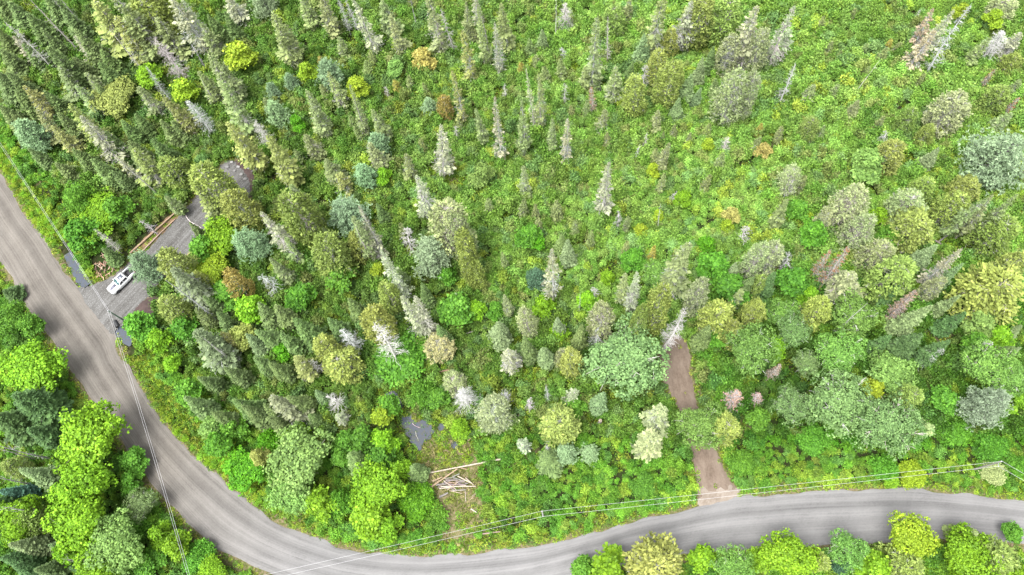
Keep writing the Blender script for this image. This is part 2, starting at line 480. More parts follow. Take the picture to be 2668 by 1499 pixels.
def water_material(name, col, scum=0.0):
    m, N, L = new_mat(name)
    b = N.new('ShaderNodeBsdfPrincipled'); b.inputs['Roughness'].default_value = 0.06; b.inputs['IOR'].default_value = 1.33
    b.inputs['Specular IOR Level'].default_value = 0.8
    tc = N.new('ShaderNodeTexCoord')
    nz = N.new('ShaderNodeTexNoise'); nz.inputs['Scale'].default_value = 1.6; nz.inputs['Detail'].default_value = 6; nz.inputs['Roughness'].default_value = 0.7
    L.new(tc.outputs['Object'], nz.inputs['Vector'])
    rp = N.new('ShaderNodeValToRGB')
    rp.color_ramp.elements[0].position = 0.52 - scum; rp.color_ramp.elements[0].color = (*col, 1)
    rp.color_ramp.elements[1].position = 0.66 - scum; rp.color_ramp.elements[1].color = (0.06, 0.062, 0.045, 1)
    L.new(nz.outputs['Fac'], rp.inputs[0]); L.new(rp.outputs[0], b.inputs['Base Color'])
    bp = N.new('ShaderNodeBump'); bp.inputs['Strength'].default_value = 0.08; bp.inputs['Distance'].default_value = 0.02
    n2 = N.new('ShaderNodeTexNoise'); n2.inputs['Scale'].default_value = 4
    L.new(tc.outputs['Object'], n2.inputs['Vector']); L.new(n2.outputs['Fac'], bp.inputs['Height']); L.new(bp.outputs[0], b.inputs['Normal'])
    o = N.new('ShaderNodeOutputMaterial'); L.new(b.outputs[0], o.inputs['Surface'])
    return m

WATER_M = water_material('still_water', (0.055, 0.065, 0.085))
POND_M = water_material('pond_water', (0.05, 0.058, 0.075), 0.02)

# ------------------------------------------------------------------ ground
def in_any(P, polys):
    r = np.zeros(len(P), bool)
    for q in polys: r |= inpoly(P, q)
    return r

def smooth01(d, a, b):
    t = np.clip((d - a) / (b - a), 0, 1)
    return t * t * (3 - 2 * t)

def ground_exact(P):
    """height of the forest floor: gentle bumps, cut ditches and pond hollows, level under the ways"""
    P = np.atleast_2d(P)
    x, y = P[:, 0], P[:, 1]
    z = 0.35 * (vnoise(x, y, 9, 1) - 0.5) + 0.2 * (vnoise(x, y, 3, 2) - 0.5)
    flat = np.ones(len(P))
    for poly in (road_poly, DRIVE, TRACK):
        d = polydist(P, np.vstack([poly, poly[:1]]))
        d[inpoly(P, poly)] = 0
        flat = np.minimum(flat, smooth01(d, 0.3, 3.0))
    z = z * flat - 0.10 * (1 - flat)
    for line, w in ((DITCH_A, 1.1), (DITCH_B, 1.1)):
        z -= 0.75 * (1 - smooth01(polydist(P, line), 0.35, w + 0.8))
    for poly in (POND, POND2, POND3, POND4):
        d = polydist(P, np.vstack([poly, poly[:1]]))
        ins = inpoly(P, poly)
        z = np.where(ins, -0.35, z * smooth01(d, 0, 1.5) - 0.1 * (1 - smooth01(d, 0, 1.5)))
    return z

GZ = {}
def ground_z(P):
    """height read back from the ground sheet"""
    P = np.atleast_2d(P)
    fx = np.clip((P[:, 0] - GZ['xs'][0]) / GZ['st'], 0, len(GZ['xs']) - 1.001); fy = np.clip((P[:, 1] - GZ['ys'][0]) / GZ['st'], 0, len(GZ['ys']) - 1.001)
    ix, iy = fx.astype(int), fy.astype(int); tx, ty = fx - ix, fy - iy
    Z = GZ['Z']
    return (Z[iy, ix] * (1 - tx) + Z[iy, ix + 1] * tx) * (1 - ty) + (Z[iy + 1, ix] * (1 - tx) + Z[iy + 1, ix + 1] * tx) * ty

def make_ground():
    x0, x1, y0, y1, st = -150, 155, -24, 176, 0.9
    xs = np.arange(x0, x1 + st, st); ys = np.arange(y0, y1 + st, st)
    X, Y = np.meshgrid(xs, ys)
    P = np.stack([X.ravel(), Y.ravel()], 1)
    Z = ground_exact(P)
    GZ.update(xs=xs, ys=ys, Z=Z.reshape(len(ys), len(xs)), st=st)
    edge = np.minimum.reduce([P[:, 0] - xs[0], xs[-1] - P[:, 0], P[:, 1] - ys[0], ys[-1] - P[:, 1]])
    Z = Z * smooth01(edge, 0, 4)
    nx, ny = len(xs), len(ys)
    V = np.c_[P, Z]
    i = np.arange(nx * ny).reshape(ny, nx)
    F = np.stack([i[:-1, :-1].ravel(), i[:-1, 1:].ravel(), i[1:, 1:].ravel(), i[1:, :-1].ravel()], 1)
    mb = MB(); mb.poly(V, F)
    # the same sheet carries on to the horizon
    B = 1800.0
    cx = [-B, xs[0], xs[-1], B]; cy = [-B, ys[0], ys[-1], B]
    for a in range(3):
        for b in range(3):
            if a == 1 and b == 1: continue
            mb.poly([(cx[a], cy[b], 0), (cx[a + 1], cy[b], 0), (cx[a + 1], cy[b + 1], 0), (cx[a], cy[b + 1], 0)], [[0, 1, 2, 3]])
    me = mb.mesh('ground', [ground_material()], True)
    co = np.empty(len(me.vertices) * 3, np.float32); me.vertices.foreach_get('co', co); co = co.reshape(-1, 3)
    dry = np.zeros(len(co))
    d = polydist(co, np.vstack([CLEARING, CLEARING[:1]])); ins = inpoly(co, CLEARING)
    dry = np.where(ins, 1.0, 1 - smooth01(d, 0, 2.0))
    for poly, a in ((TRACK, 1.6), (DRIVE, 1.5), (road_poly, 1.6)):
        d = polydist(co, np.vstack([poly, poly[:1]]))
        dry = np.maximum(dry, 0.9 * (1 - smooth01(d, 0.2, a)))
    dry = np.maximum(dry, 0.85 * smooth01(vnoise(co[:, 0], co[:, 1], 5, 9), 0.72, 0.86) * (np.abs(co[:, 0]) < 140))
    at = me.attributes.new('dry', 'FLOAT', 'POINT'); at.data.foreach_set('value', dry.astype(np.float32))
    tag(link('ground', me), kind='structure')
make_ground()

def make_road():
    K = 15
    t = np.linspace(0, 1, K)
    jit_i = (vnoise(np.arange(NR) * 0.9, np.zeros(NR), 2.5, 3) - 0.5) * 0.9
    jit_o = (vnoise(np.arange(NR) * 0.9, np.zeros(NR), 2.5, 4) - 0.5) * 0.9
    V, UV = [], []
    mid = (road_in + road_out) / 2
    s = np.r_[0, np.cumsum(np.linalg.norm(np.diff(mid, axis=0), axis=1))]
    for i in range(NR):
        a, b = road_in[i], road_out[i]
        w = np.linalg.norm(b - a); n = (b - a) / w
        for k in t:
            p = a + (b - a) * k + n * (jit_i[i] * max(0, 1 - k * 10) + jit_o[i] * max(0, 1 - (1 - k) * 10))
            z = 0.05 + 0.2 * (1 - (2 * k - 1) ** 2) + 0.03 * math.sin(k * 40 + i * 0.02)
            if k in (0.0, 1.0): z = -0.16
            V.append((p[0], p[1], z)); UV.append((s[i], k * 12.0))
    F = np.array([[i * K + k, i * K + k + 1, (i + 1) * K + k + 1, (i + 1) * K + k] for i in range(NR - 1) for k in range(K - 1)])
    mb = MB(); mb.poly(V, F)
    me = mb.mesh('gravel_road', [ROAD_M], True)
    set_uv(me, np.array(UV))
    if me.polygons[0].normal.z < 0: me.flip_normals()
    tag(link('gravel_road', me), kind='structure')

def set_uv(me, uv):
    lay = me.uv_layers.new(name='UVMap')
    idx = np.empty(len(me.loops), np.int32); me.loops.foreach_get('vertex_index', idx)
    lay.data.foreach_set('uv', uv[idx].ravel().astype(np.float32))
make_road()

def sheet(name, poly, mat, z, ang, step=0.7, jitter=0.28, crown=0.08, kind='structure', rough=0.0, keep=True):
    """a sheet over a measured outline: jagged edge, slightly domed, edge dipping below the ground"""
    poly = np.asarray(poly)[:, :2]
    ring = resample(np.vstack([poly, poly[:1]]), max(24, int(np.linalg.norm(np.diff(np.vstack([poly, poly[:1]]), axis=0), axis=1).sum() / (step * 0.5))))[:-1]
    r2 = np.random.default_rng(len(name) * 7)
    ring = ring + r2.normal(size=ring.shape) * jitter * 0.5
    x0, y0 = ring.min(0) - step; x1, y1 = ring.max(0) + step
    g = np.stack(np.meshgrid(np.arange(x0, x1, step), np.arange(y0, y1, step)), -1).reshape(-1, 2)
    g += r2.normal(size=g.shape) * step * 0.12
    d = polydist(g, np.vstack([ring, ring[:1]]))
    g = g[inpoly(g, ring) & (d > step * 0.45)]
    from mathutils.geometry import delaunay_2d_cdt
    pts = [Vector(p) for p in np.vstack([ring, g])]
    n = len(ring)
    ed = [(i, (i + 1) % n) for i in range(n)]
    vo, _, fo, *_ = delaunay_2d_cdt(pts, ed, [], 1, 1e-4)
    V = np.array([(v.x, v.y) for v in vo])
    d = polydist(V, np.vstack([ring, ring[:1]]))
    Z = z + crown * smooth01(d, 0, 2.5) - 0.14 * (1 - smooth01(d, 0.0, 0.35)) + rough * (vnoise(V[:, 0], V[:, 1], 0.9, 5) - 0.5)
    mb = MB(); mb.poly(np.c_[V, Z], np.array([f for f in fo if len(f) == 3]))
    me = mb.mesh(name, [mat], True)
    c, s_ = math.cos(-ang), math.sin(-ang)
    set_uv(me, np.c_[V[:, 0] * c - V[:, 1] * s_, V[:, 0] * s_ + V[:, 1] * c])
    if me.polygons[0].normal.z < 0: me.flip_normals()
    return tag(link(name, me), kind=kind)

_a = gp(300, 800) - gp(560, 520)
sheet('gravel_driveway', DRIVE, DRIVE_M, 0.05, math.atan2(_a[1], _a[0]))
_a = gp(1850, 1300) - gp(1760, 930)
sheet('earth_track', TRACK, TRACK_M, 0.03, math.atan2(_a[1], _a[0]))
APRON = gpa([(1812, 1268), (1850, 1262), (1900, 1262), (1930, 1280), (1912, 1306), (1890, 1318), (1830, 1326), (1816, 1300)])
sheet('gravel_apron', APRON, gravel_material('apron_gravel', (0.27, 0.235, 0.2), (0.205, 0.172, 0.142), (0.14, 0.112, 0.09), (0.4, 0.9)), 0.09, 1.2, jitter=0.5)
sheet('bare_soil', SOIL, SOIL_M, 0.07, 0.4, crown=0.25, rough=0.2)
BANK = gpa([(336, 662), (372, 622), (420, 578), (462, 545), (472, 552), (456, 574), (420, 610), (372, 660), (352, 680)])
sheet('bare_bank', BANK, gravel_material('bark_litter', (0.20, 0.135, 0.08), (0.13, 0.088, 0.05), (0.06, 0.05, 0.025), (0.7, 0.7)), 0.06, 0.7, crown=0.12, rough=0.15)
PADEND = gpa([(610, 418), (636, 424), (656, 446), (672, 488), (664, 530), (640, 540), (646, 500), (650, 478), (638, 450), (618, 436)])
sheet('bare_soil', PADEND, SOIL_M, 0.10, 0.4, crown=0.2, rough=0.25)
def flat_sheet(name, poly, mat, z):
    ring = resample(np.vstack([poly[:, :2], poly[:1, :2]]), 60)[:-1]
    mb = MB()
    n = len(ring); c = ring.mean(0)
    mb.poly(np.vstack([np.c_[ring, np.full(n, z)], [[c[0], c[1], z]]]), [[i, (i + 1) % n, n] for i in range(n)])
    me = mb.mesh(name, [mat])
    if me.polygons[0].normal.z < 0: me.flip_normals()
    tag(link(name, me), kind='structure')
for q in (POND, POND2, POND3, POND4): flat_sheet('pond_water', q, POND_M, -0.14)
def ribbon(name, line, w, mat, z):
    t = unit(np.gradient(line[:, :2], axis=0)); n = np.c_[-t[:, 1], t[:, 0]]
    w = np.asarray(w)[:, None]
    A, B = line[:, :2] + n * w, line[:, :2] - n * w
    k = len(line)
    mb = MB(); mb.poly(np.r_[np.c_[A, np.full(k, z)], np.c_[B, np.full(k, z)]], [[i, i + 1, k + i + 1, k + i] for i in range(k - 1)])
    me = mb.mesh(name, [mat])
    if me.polygons[0].normal.z < 0: me.flip_normals()
    tag(link(name, me), kind='structure')
ribbon('ditch_water', DITCH_A[14:], np.linspace(0.8, 1.35, 26), WATER_M, -0.30)
ribbon('ditch_water', DITCH_B[:17], np.r_[np.linspace(1.2, 1.3, 10), np.linspace(1.3, 0.2, 7)], WATER_M, -0.30)

# ------------------------------------------------------------------ plants: one set of meshes of each kind
def fib_dirs(n, zmin=-1.0, zmax=1.0):
    i = np.arange(n) + 0.5
    z = zmax - (zmax - zmin) * i / n
    a = i * 2.399963 + rng.random() * 6
    r = np.sqrt(np.maximum(1 - z * z, 0))
    d = np.stack([r * np.cos(a), r * np.sin(a), z], 1)
    return unit(d + rng.normal(size=d.shape) * 0.06)

def lobed(dirs, lobes, amp):
    k = np.zeros(len(dirs))
    for c, s in lobes:
        k = np.maximum(k, np.exp(-(1 - dirs @ c) / s))
    return 1 - amp + amp * k

def broadleaf(h, w, clumps=420, per=11, leaf=0.21, open_=0.0, trunk_r=0.16, limb_vis=0.0, droopy=False, flat=0.36, seed=0, nl=0, amp=0.42):
    """round-crowned tree: leafy clumps over a lobed crown, limbs inside"""
    global rng
    rng = np.random.default_rng(seed)
    cz, rx, rz = h * 0.62, w / 2, h * flat
    nl = nl or rng.integers(9, 15)
    lobes = [(unit(np.r_[rng.normal(size=2), rng.uniform(-0.3, 1.1)]), rng.uniform(0.05, 0.14)) for _ in range(nl)]
    D = fib_dirs(clumps, -0.62, 1.0)
    rad = lobed(D, lobes, amp) * (1 + rng.normal(size=clumps) * 0.09) * np.where(rng.random(clumps) < 0.12, rng.uniform(1.05, 1.22, clumps), 1)
    keep = rng.random(clumps) > open_ * rng.random(clumps) * 1.4
    D, rad = D[keep], rad[keep]
    C = D * rad[:, None] * [rx, rx, rz] + [0, 0, cz]
    N = unit(D * [1 / rx, 1 / rx, 1 / rz])
    mb = MB()
    cr = (w / 8.0) ** 0.4 * 0.42
    def emit(C, N, per, cr, leaf):
        n = len(C)
        Nn = np.repeat(N, per, 0); Cc = np.repeat(C, per, 0)
        off = rng.normal(size=(n * per, 3)) * cr * 0.62
        if droopy: off[:, 2] = off[:, 2] * 1.5 - np.abs(off[:, 2]) * 0.8
        dn = (off * Nn).sum(1, keepdims=True)
        off = off - Nn * dn * 0.55
        nrm = unit(Nn * 0.5 + off / cr * 0.55 + [0, 0, 0.55] + rng.normal(size=off.shape) * 0.45)
        S = leaf * rng.uniform(0.6, 1.25, n * per)
        base = np.repeat(rng.random(n), per)
        mb.quads(leaves(Cc + off, nrm, S), 0, np.clip(base * 0.5 + rng.random(n * per) * 0.5, 0, 1))
    emit(C, N, per, cr, leaf)
    # inner foliage
    k = max(len(C) // 2, 20)
    pick = rng.choice(len(C), k, replace=False)
    emit((C[pick] - [0, 0, cz]) * 0.72 + [0, 0, cz], N[pick], max(per // 2, 4), cr * 1.3, leaf * 1.2)
    crown = mb.mesh('crown', [LEAF])
    tb = MB()
    lean = rng.normal(size=2) * 0.02 * h
    top = np.array([lean[0], lean[1], h * 0.55])
    zs = np.linspace(0, 1, 5)
    tube(tb, [(lean[0] * z, lean[1] * z, h * 0.55 * z - 0.2 * (z == 0)) for z in zs], trunk_r * (1.1 - 0.55 * zs), 7)
    trunk = tb.mesh('trunk', [WOOD], True)
    lb = MB()
    nlm = 9 if limb_vis == 0 else 16
    dirs = fib_dirs(nlm, -0.1, 0.95)
    for d in dirs:
        z0 = h * rng.uniform(0.28, 0.52)
        p0 = np.array([lean[0] * z0 / (h * .55), lean[1] * z0 / (h * .55), z0])
        ext = 0.85 if limb_vis == 0 else rng.uniform(0.9, 1.06)
        p2 = d * [rx, rx, rz] * ext * lobed(d[None], lobes, amp)[0] + [0, 0, cz]
        p1 = (p0 + p2) / 2 + [0, 0, -0.06 * h * (1 - d[2])] + rng.normal(size=3) * 0.2
        prisms(lb, [p0, p1], [p1, p2], [trunk_r * 0.5, trunk_r * 0.33], [trunk_r * 0.33, trunk_r * 0.1], 4)
        m = 3 if limb_vis == 0 else 7
        for _ in range(m):
            t = rng.uniform(0.15, 0.9); q = p1 * (1 - t) + p2 * t
            e = q + unit(d + rng.normal(size=3) * 0.55) * rng.uniform(0.5, 1.3) * w / 8
            prisms(lb, [q], [e], trunk_r * 0.16, 0.02, 3)
    limbs = lb.mesh('limbs', [WOOD])
    return dict(h=h, w=w, parts=[('trunk', trunk, 'wood'), ('crown', crown, 'leaf'), ('limbs', limbs, 'wood')])

def sapling(h, w, seed, nl=8, per=15, leaf=0.17, trunk_r=0.07):
    """open young maple: separate leafy heads, each carried by its own limb"""
    global rng
    rng = np.random.default_rng(seed)
    mb, lb, tb = MB(), MB(), MB()
    tube(tb, [(0, 0, -.2), (0, 0, h * .45), (.05, .03, h * .9)], [trunk_r, trunk_r * .7, trunk_r * .2], 6)
    for i in range(nl):
        if i == 0: c = np.array([0, 0, h * .86]); R_ = w * .20
        else:
            a = 2.4 * i + rng.normal() * .4; q = rng.uniform(0.15, 1) ** .6
            c = np.array([math.cos(a) * w * .36 * q, math.sin(a) * w * .36 * q, h * (0.86 - .38 * q) + rng.normal() * .06 * h]); R_ = w * rng.uniform(.13, .2)
        prisms(lb, [(0, 0, max(.3, c[2] - w * .3))], [c], trunk_r * .5, .02, 4)
        nc = int(34 * (R_ / (.16 * 3.4)) ** 1.3)
        D = fib_dirs(nc, -.45, 1.0)
        C = c + D * R_ * rng.uniform(.45, 1.25, (nc, 1)) * [1, 1, .62]
        Cc = np.repeat(C, per, 0) + rng.normal(size=(nc * per, 3)) * [.2, .2, .12]
        N = unit(np.repeat(D, per, 0) * .4 + [0, 0, .8] + rng.normal(size=Cc.shape) * .5)
        mb.quads(leaves(Cc, N, leaf * rng.uniform(.55, 1.2, len(Cc))), 0, np.clip(np.repeat(rng.random(nc), per) * .5 + rng.random(len(Cc)) * .5, 0, 1))
    return dict(h=h, w=w, parts=[('trunk', tb.mesh('trunk', [WOOD], True), 'wood'), ('crown', mb.mesh('crown', [LEAF]), 'leaf'), ('limbs', lb.mesh('limbs', [WOOD]), 'wood')])

def conifer(h, r, seed, nb=7, gap=0.30, zlow=0.12, droop=0.25, lift=0.12, prof=0.85, density=1.0, twig=0.42, dead=0.3, ragged=0.25, bare_top=0.0, stations=4):
    """spire-shaped conifer: whorls of branches, each a flat feathered spray; bare twigs below"""
    global rng
    rng = np.random.default_rng(seed)
    zs = np.arange(h * zlow, h * 0.985, gap)
    Z, A, Ln, T = [], [], [], []
    lob = rng.uniform(0, 6.28, 3)
    for z in zs:
        t = (z - h * zlow) / (h * (1 - zlow))
        env = r * ((1 - t) ** prof) * min(1.0, 0.45 + t * 4.0)
        env *= 1 + ragged * 0.6 * math.sin(z * 1.7 + lob[0]) * rng.random()
        n = max(4, int(round(nb * (0.55 + 0.45 * (1 - t)))))
        a0 = rng.uniform(0, 6.28)
        for k in range(n):
            a = a0 + 6.2832 * k / n + rng.normal() * 0.22
            side = 1 + ragged * 0.45 * math.sin(a + lob[1] + z * 0.25)
            Z.append(z + rng.normal() * gap * 0.3); A.append(a); T.append(t)
            Ln.append(max(0.12, env * side * rng.uniform(1 - ragged, 1 + ragged * 0.5)))
    Z, A, Ln, T = map(np.array, (Z, A, Ln, T))
    fwd = np.stack([np.cos(A), np.sin(A), np.zeros_like(A)], 1)
    side = np.stack([-np.sin(A), np.cos(A), np.zeros_like(A)], 1)
    live = rng.random(len(Z)) < density
    low = rng.random(len(Z)) < dead * np.clip(1.6 * (1 - T) ** 1.2, 0, 1)
    foli = live & ~low
    def P(s):
        zz = Z - droop * Ln * (1 - T) * s + lift * Ln * s * s + 0.25 * T * Ln * s
        return np.stack([fwd[:, 0] * Ln * s, fwd[:, 1] * Ln * s, zz], 1)
    mb = MB()
    base = rng.random(len(Z))
    for j in range(stations):
        s = 0.28 + 0.62 * j / max(stations - 1, 1)
        p = P(s)[foli]
        lt = (np.maximum(0.20, Ln[foli] * (1.15 - s) * 0.62) * rng.uniform(0.75, 1.25, foli.sum())) * (twig / 0.42) ** 0.5
        for sg in (-1, 1):
            ang = rng.uniform(0.6, 1.05, foli.sum())[:, None]
            d = unit(fwd[foli] * np.cos(ang) + sg * side[foli] * np.sin(ang) + np.c_[np.zeros((foli.sum(), 2)), rng.normal(-0.12, 0.22, foli.sum())])
            e = p + d * lt[:, None]
            perp = unit(np.cross(d, [0, 0, 1.0]) + np.c_[np.zeros((foli.sum(), 2)), rng.normal(0, 0.5, foli.sum())])
            mb.quads(kites(p, e, np.minimum(lt * twig * 0.62, 0.34) * rng.uniform(0.7, 1.2, len(lt)), perp), 0, np.clip(base[foli] * 0.45 + rng.random(foli.sum()) * 0.55, 0, 1))
    p, e = P(0.62)[foli], P(1.06)[foli]
    mb.quads(kites(p, e, np.clip(Ln[foli] * 0.17, 0.06, 0.24)), 0)
    # leader
    k = 10
    zt = np.linspace(h * 0.93, h, k)
    an = rng.uniform(0, 6.28, k)
    p = np.stack([0 * an, 0 * an, zt], 1); e = p + np.stack([np.cos(an), np.sin(an), 0.8 + 0 * an], 1) * np.linspace(0.4, 0.14, k)[:, None]
    mb.quads(kites(p, e, np.full(k, 0.08)), 0)
    crown = mb.mesh('crown', [NEEDLE])
    tb = MB()
    tr = 0.011 * h + 0.03
    t = np.linspace(0, 1, 6)
    sway = rng.normal(size=2) * 0.012 * h
    tube(tb, [(sway[0] * math.sin(q * 3.14), sway[1] * math.sin(q * 3.14), h * 0.985 * q - 0.25 * (q == 0)) for q in t], tr * (1 - 0.93 * t), 6)
    trunk = tb.mesh('trunk', [WOOD], True)
    db = MB()
    dead_b = low | (~live)
    if dead_b.sum() < 6: dead_b[:6] = True
    a, b2 = P(0.0)[dead_b], P(rng.uniform(0.5, 0.98))[dead_b]
    prisms(db, a, b2, 0.022, 0.008, 3)
    for j in range(4):
        s = rng.uniform(0.3, 0.9, len(Z))
        zz = Z - droop * Ln * (1 - T) * s + lift * Ln * s * s
        q = np.stack([fwd[:, 0] * Ln * s, fwd[:, 1] * Ln * s, zz], 1)[dead_b]
        d = unit(fwd[dead_b] + side[dead_b] * rng.normal(0, 1, (dead_b.sum(), 1)) + np.c_[np.zeros((dead_b.sum(), 2)), rng.normal(-0.25, 0.3, dead_b.sum())])
        l = (Ln * (1.05 - s))[dead_b][:, None] * 0.55 + 0.12
        db.quads(kites(q, q + d * l, np.full(len(q), 0.02)), 0)
    twigs = db.mesh('dead_branches', [WOOD])
    return dict(h=h, w=2 * r, parts=[('trunk', trunk, 'wood'), ('crown', crown, 'leaf'), ('dead_branches', twigs, 'twig')])

def cedar(h, r, seed, dead=0.18, up=0.3):
    """egg-shaped cedar: upswept boughs ending in fans of small sprays, grey twigs showing through"""
    global rng
    rng = np.random.default_rng(seed)
    n = int(520 * (r / 2.2) ** 1.2)
    t = rng.random(n) ** 0.85
    z = h * (0.10 + 0.88 * t)
    env = r * np.sqrt(np.clip(1 - ((t - 0.28) / 0.74) ** 2, 0.02, 1)) * np.where(t < 0.28, 0.75 + 0.25 * t / 0.28, 1)
    a = rng.uniform(0, 6.2832, n)
    lob = 1 + 0.14 * np.sin(3 * a + rng.random() * 6 + z * 0.5) + 0.1 * np.sin(5 * a + z)
    rad = env * lob * rng.uniform(0.66, 1.05, n)
    C = np.stack([np.cos(a) * rad, np.sin(a) * rad, z], 1)
    out = np.stack([np.cos(a), np.sin(a), np.zeros(n)], 1)
    live = rng.random(n) > dead
    per = 9
    mb = MB()
    Cc = np.repeat(C[live], per, 0); O = np.repeat(out[live], per, 0)
    p0 = Cc + rng.normal(size=Cc.shape) * [0.17, 0.17, 0.17]
    d = unit(O * rng.uniform(0.2, 1.0, (len(p0), 1)) + [0, 0, up] + rng.normal(size=p0.shape) * 0.5)
    l = rng.uniform(0.22, 0.52, len(p0))
    base = np.repeat(rng.random(live.sum()), per)
    mb.quads(kites(p0, p0 + d * l[:, None], l * 0.27, unit(np.cross(d, [0, 0, 1.0]) + rng.normal(size=d.shape) * 0.45)), 0, np.clip(base * 0.55 + rng.random(len(p0)) * 0.45, 0, 1))
    crown = mb.mesh('crown', [NEEDLE])
    tb = MB(); q = np.linspace(0, 1, 5); tr = 0.014 * h + 0.05
    tube(tb, [(0, 0, h * 0.94 * k - 0.25 * (k == 0)) for k in q], tr * (1 - 0.92 * q), 7)
    trunk = tb.mesh('trunk', [WOOD], True)
    db = MB()
    m = np.where((~live) | (rng.random(n) < 0.05))[0]
    b0 = np.stack([0 * z[m], 0 * z[m], np.maximum(z[m] - rad[m] * 0.45, 0.4)], 1)
    e = C[m] + out[m] * 0.15
    mid = b0 * 0.45 + e * 0.55 - [0, 0, 0.12]
    prisms(db, b0, mid, 0.035, 0.022, 3); prisms(db, mid, e, 0.022, 0.008, 3)
    for _ in range(5):
        s = rng.uniform(0.35, 1, (len(m), 1)); qd = mid * (1 - s) + e * s
        dd = unit(out[m] + rng.normal(size=(len(m), 3)) * 0.8)
        db.quads(kites(qd, qd + dd * rng.uniform(0.25, 0.6, (len(m), 1)), np.full(len(m), 0.02)), 0)
    return dict(h=h, w=2 * r, parts=[('trunk', trunk, 'wood'), ('crown', crown, 'leaf'), ('dead_branches', db.mesh('dead_branches', [WOOD]), 'twig')])

def pine(h, r, seed, soft=1.0):
    """white pine: long boughs carrying plumes of fine needles"""
    global rng
    rng = np.random.default_rng(seed)
    mb, db = MB(), MB()
    zs = np.linspace(h * 0.22, h * 0.96, 15)
    for z in zs:
        t = (z / h - 0.22) / 0.74
        n = 7 if t < 0.8 else 5
        for k in range(n):
            a = rng.uniform(0, 6.28) if t < 0.1 else 6.283 * (k + rng.random() * 0.7) / n
            ln = r * (1 - t) ** 0.62 * rng.uniform(0.6, 1.12) * min(1, 0.65 + t * 2)
            f = np.array([math.cos(a), math.sin(a), 0])
            p0 = np.array([0, 0, z]); p2 = p0 + f * ln + [0, 0, ln * (0.10 + 0.5 * t)]
            p1 = (p0 + p2) / 2 - [0, 0, 0.05 * ln]
            prisms(db, [p0, p1], [p1, p2], [0.05, 0.03], [0.03, 0.01], 3)
            ms = max(6, int(ln * 9))
            s = rng.uniform(0.3, 1.02, ms) ** 0.8
            q = p0 + (p2 - p0) * s[:, None] + rng.normal(size=(ms, 3)) * [0.30, 0.30, 0.16] * (0.4 + 0.35 * ln)
            nd = 7
            Q = np.repeat(q, nd, 0)
            d = unit(f * 0.8 + rng.normal(size=Q.shape) * 0.75 + [0, 0, 0.15])
            l = rng.uniform(0.25, 0.5, len(Q)) * soft
            mb.quads(kites(Q, Q + d * l[:, None], l * 0.15, unit(np.cross(d, [0, 0, 1.0]) + rng.normal(size=d.shape) * 0.4)), 0, np.clip(np.repeat(rng.random(ms), nd) * 0.5 + rng.random(len(Q)) * 0.5, 0, 1))
    tb = MB(); q = np.linspace(0, 1, 5); tr = 0.012 * h + 0.05
    tube(tb, [(0, 0, h * 0.97 * k - 0.25 * (k == 0)) for k in q], tr * (1 - 0.9 * q), 7)
    return dict(h=h, w=2 * r, parts=[('trunk', tb.mesh('trunk', [WOOD], True), 'wood'), ('crown', mb.mesh('crown', [NEEDLE]), 'leaf'), ('boughs', db.mesh('boughs', [WOOD]), 'wood')])

def snag(h, r, seed, nb=5, gap=0.3, zlow=0.16, droop=0.3, fine=4, thick=1.0, rust=0.0, lichen=0.0, top=1.0):
    """standing dead conifer: grey trunk and bare drooping branches"""
    global rng
    rng = np.random.default_rng(seed)
    db, mb = MB(), MB()
    tr = (0.012 * h + 0.05)
    t = np.linspace(0, 1, 7)
    sway = rng.normal(size=2) * 0.02 * h
    ctr = lambda z: np.array([sway[0] * math.sin(z / h * 3.14), sway[1] * math.sin(z / h * 3.14), z])
    tb = MB(); tube(tb, [ctr(h * k) - [0, 0, 0.25 * (k == 0)] for k in t], tr * (1 - 0.88 * t), 7)
    for z in np.arange(h * zlow, h * 0.98, gap):
        q = (z / h - zlow) / (1 - zlow)
        for k in range(max(2, int(nb * rng.uniform(0.5, 1.3)))):
            a = rng.uniform(0, 6.283)
            ln = r * (1 - q) ** 0.75 * rng.uniform(0.35, 1.1) * min(1, 0.6 + 3 * q) + 0.15
            f = np.array([math.cos(a), math.sin(a), 0]); sd = np.array([-math.sin(a), math.cos(a), 0])
            p0 = ctr(z); p1 = p0 + f * ln * 0.55 + [0, 0, -droop * ln * 0.25]; p2 = p0 + f * ln + sd * rng.normal() * 0.2 * ln + [0, 0, -droop * ln * rng.uniform(0.2, 0.9) + 0.1 * ln]
            prisms(db, [p0, p1], [p1, p2], np.array([0.026, 0.016]) * thick, np.array([0.016, 0.005]) * thick, 3)
            for _ in range(fine * 2):
                s = rng.uniform(0.25, 1); b = p0 + (p2 - p0) * s + [0, 0, -droop * ln * 0.1]
                e = b + unit(f + sd * rng.normal() * 1.0 + [0, 0, rng.normal(-0.2, 0.35)]) * rng.uniform(0.2, 0.6) * (0.3 + 0.5 * ln)
                db.quads(kites([b], [e], [0.015 * thick]), 0)
            if rust > 0 and rng.random() < rust:
                m = 5; s = rng.uniform(0.45, 1.05, (m, 1)); b = p0 + (p2 - p0) * s
                d = unit(f + rng.normal(size=(m, 3)) * 0.6)
                mb.quads(kites(b, b + d * 0.3, np.full(m, 0.09)), 0)
    parts = [('trunk', tb.mesh('trunk', [WOOD], True), 'wood'), ('dead_branches', db.mesh('dead_branches', [WOOD]), 'wood')]
    if mb.n: parts.append(('needles', mb.mesh('needles', [NEEDLE]), 'leaf'))
    return dict(h=h, w=2 * r, parts=parts)

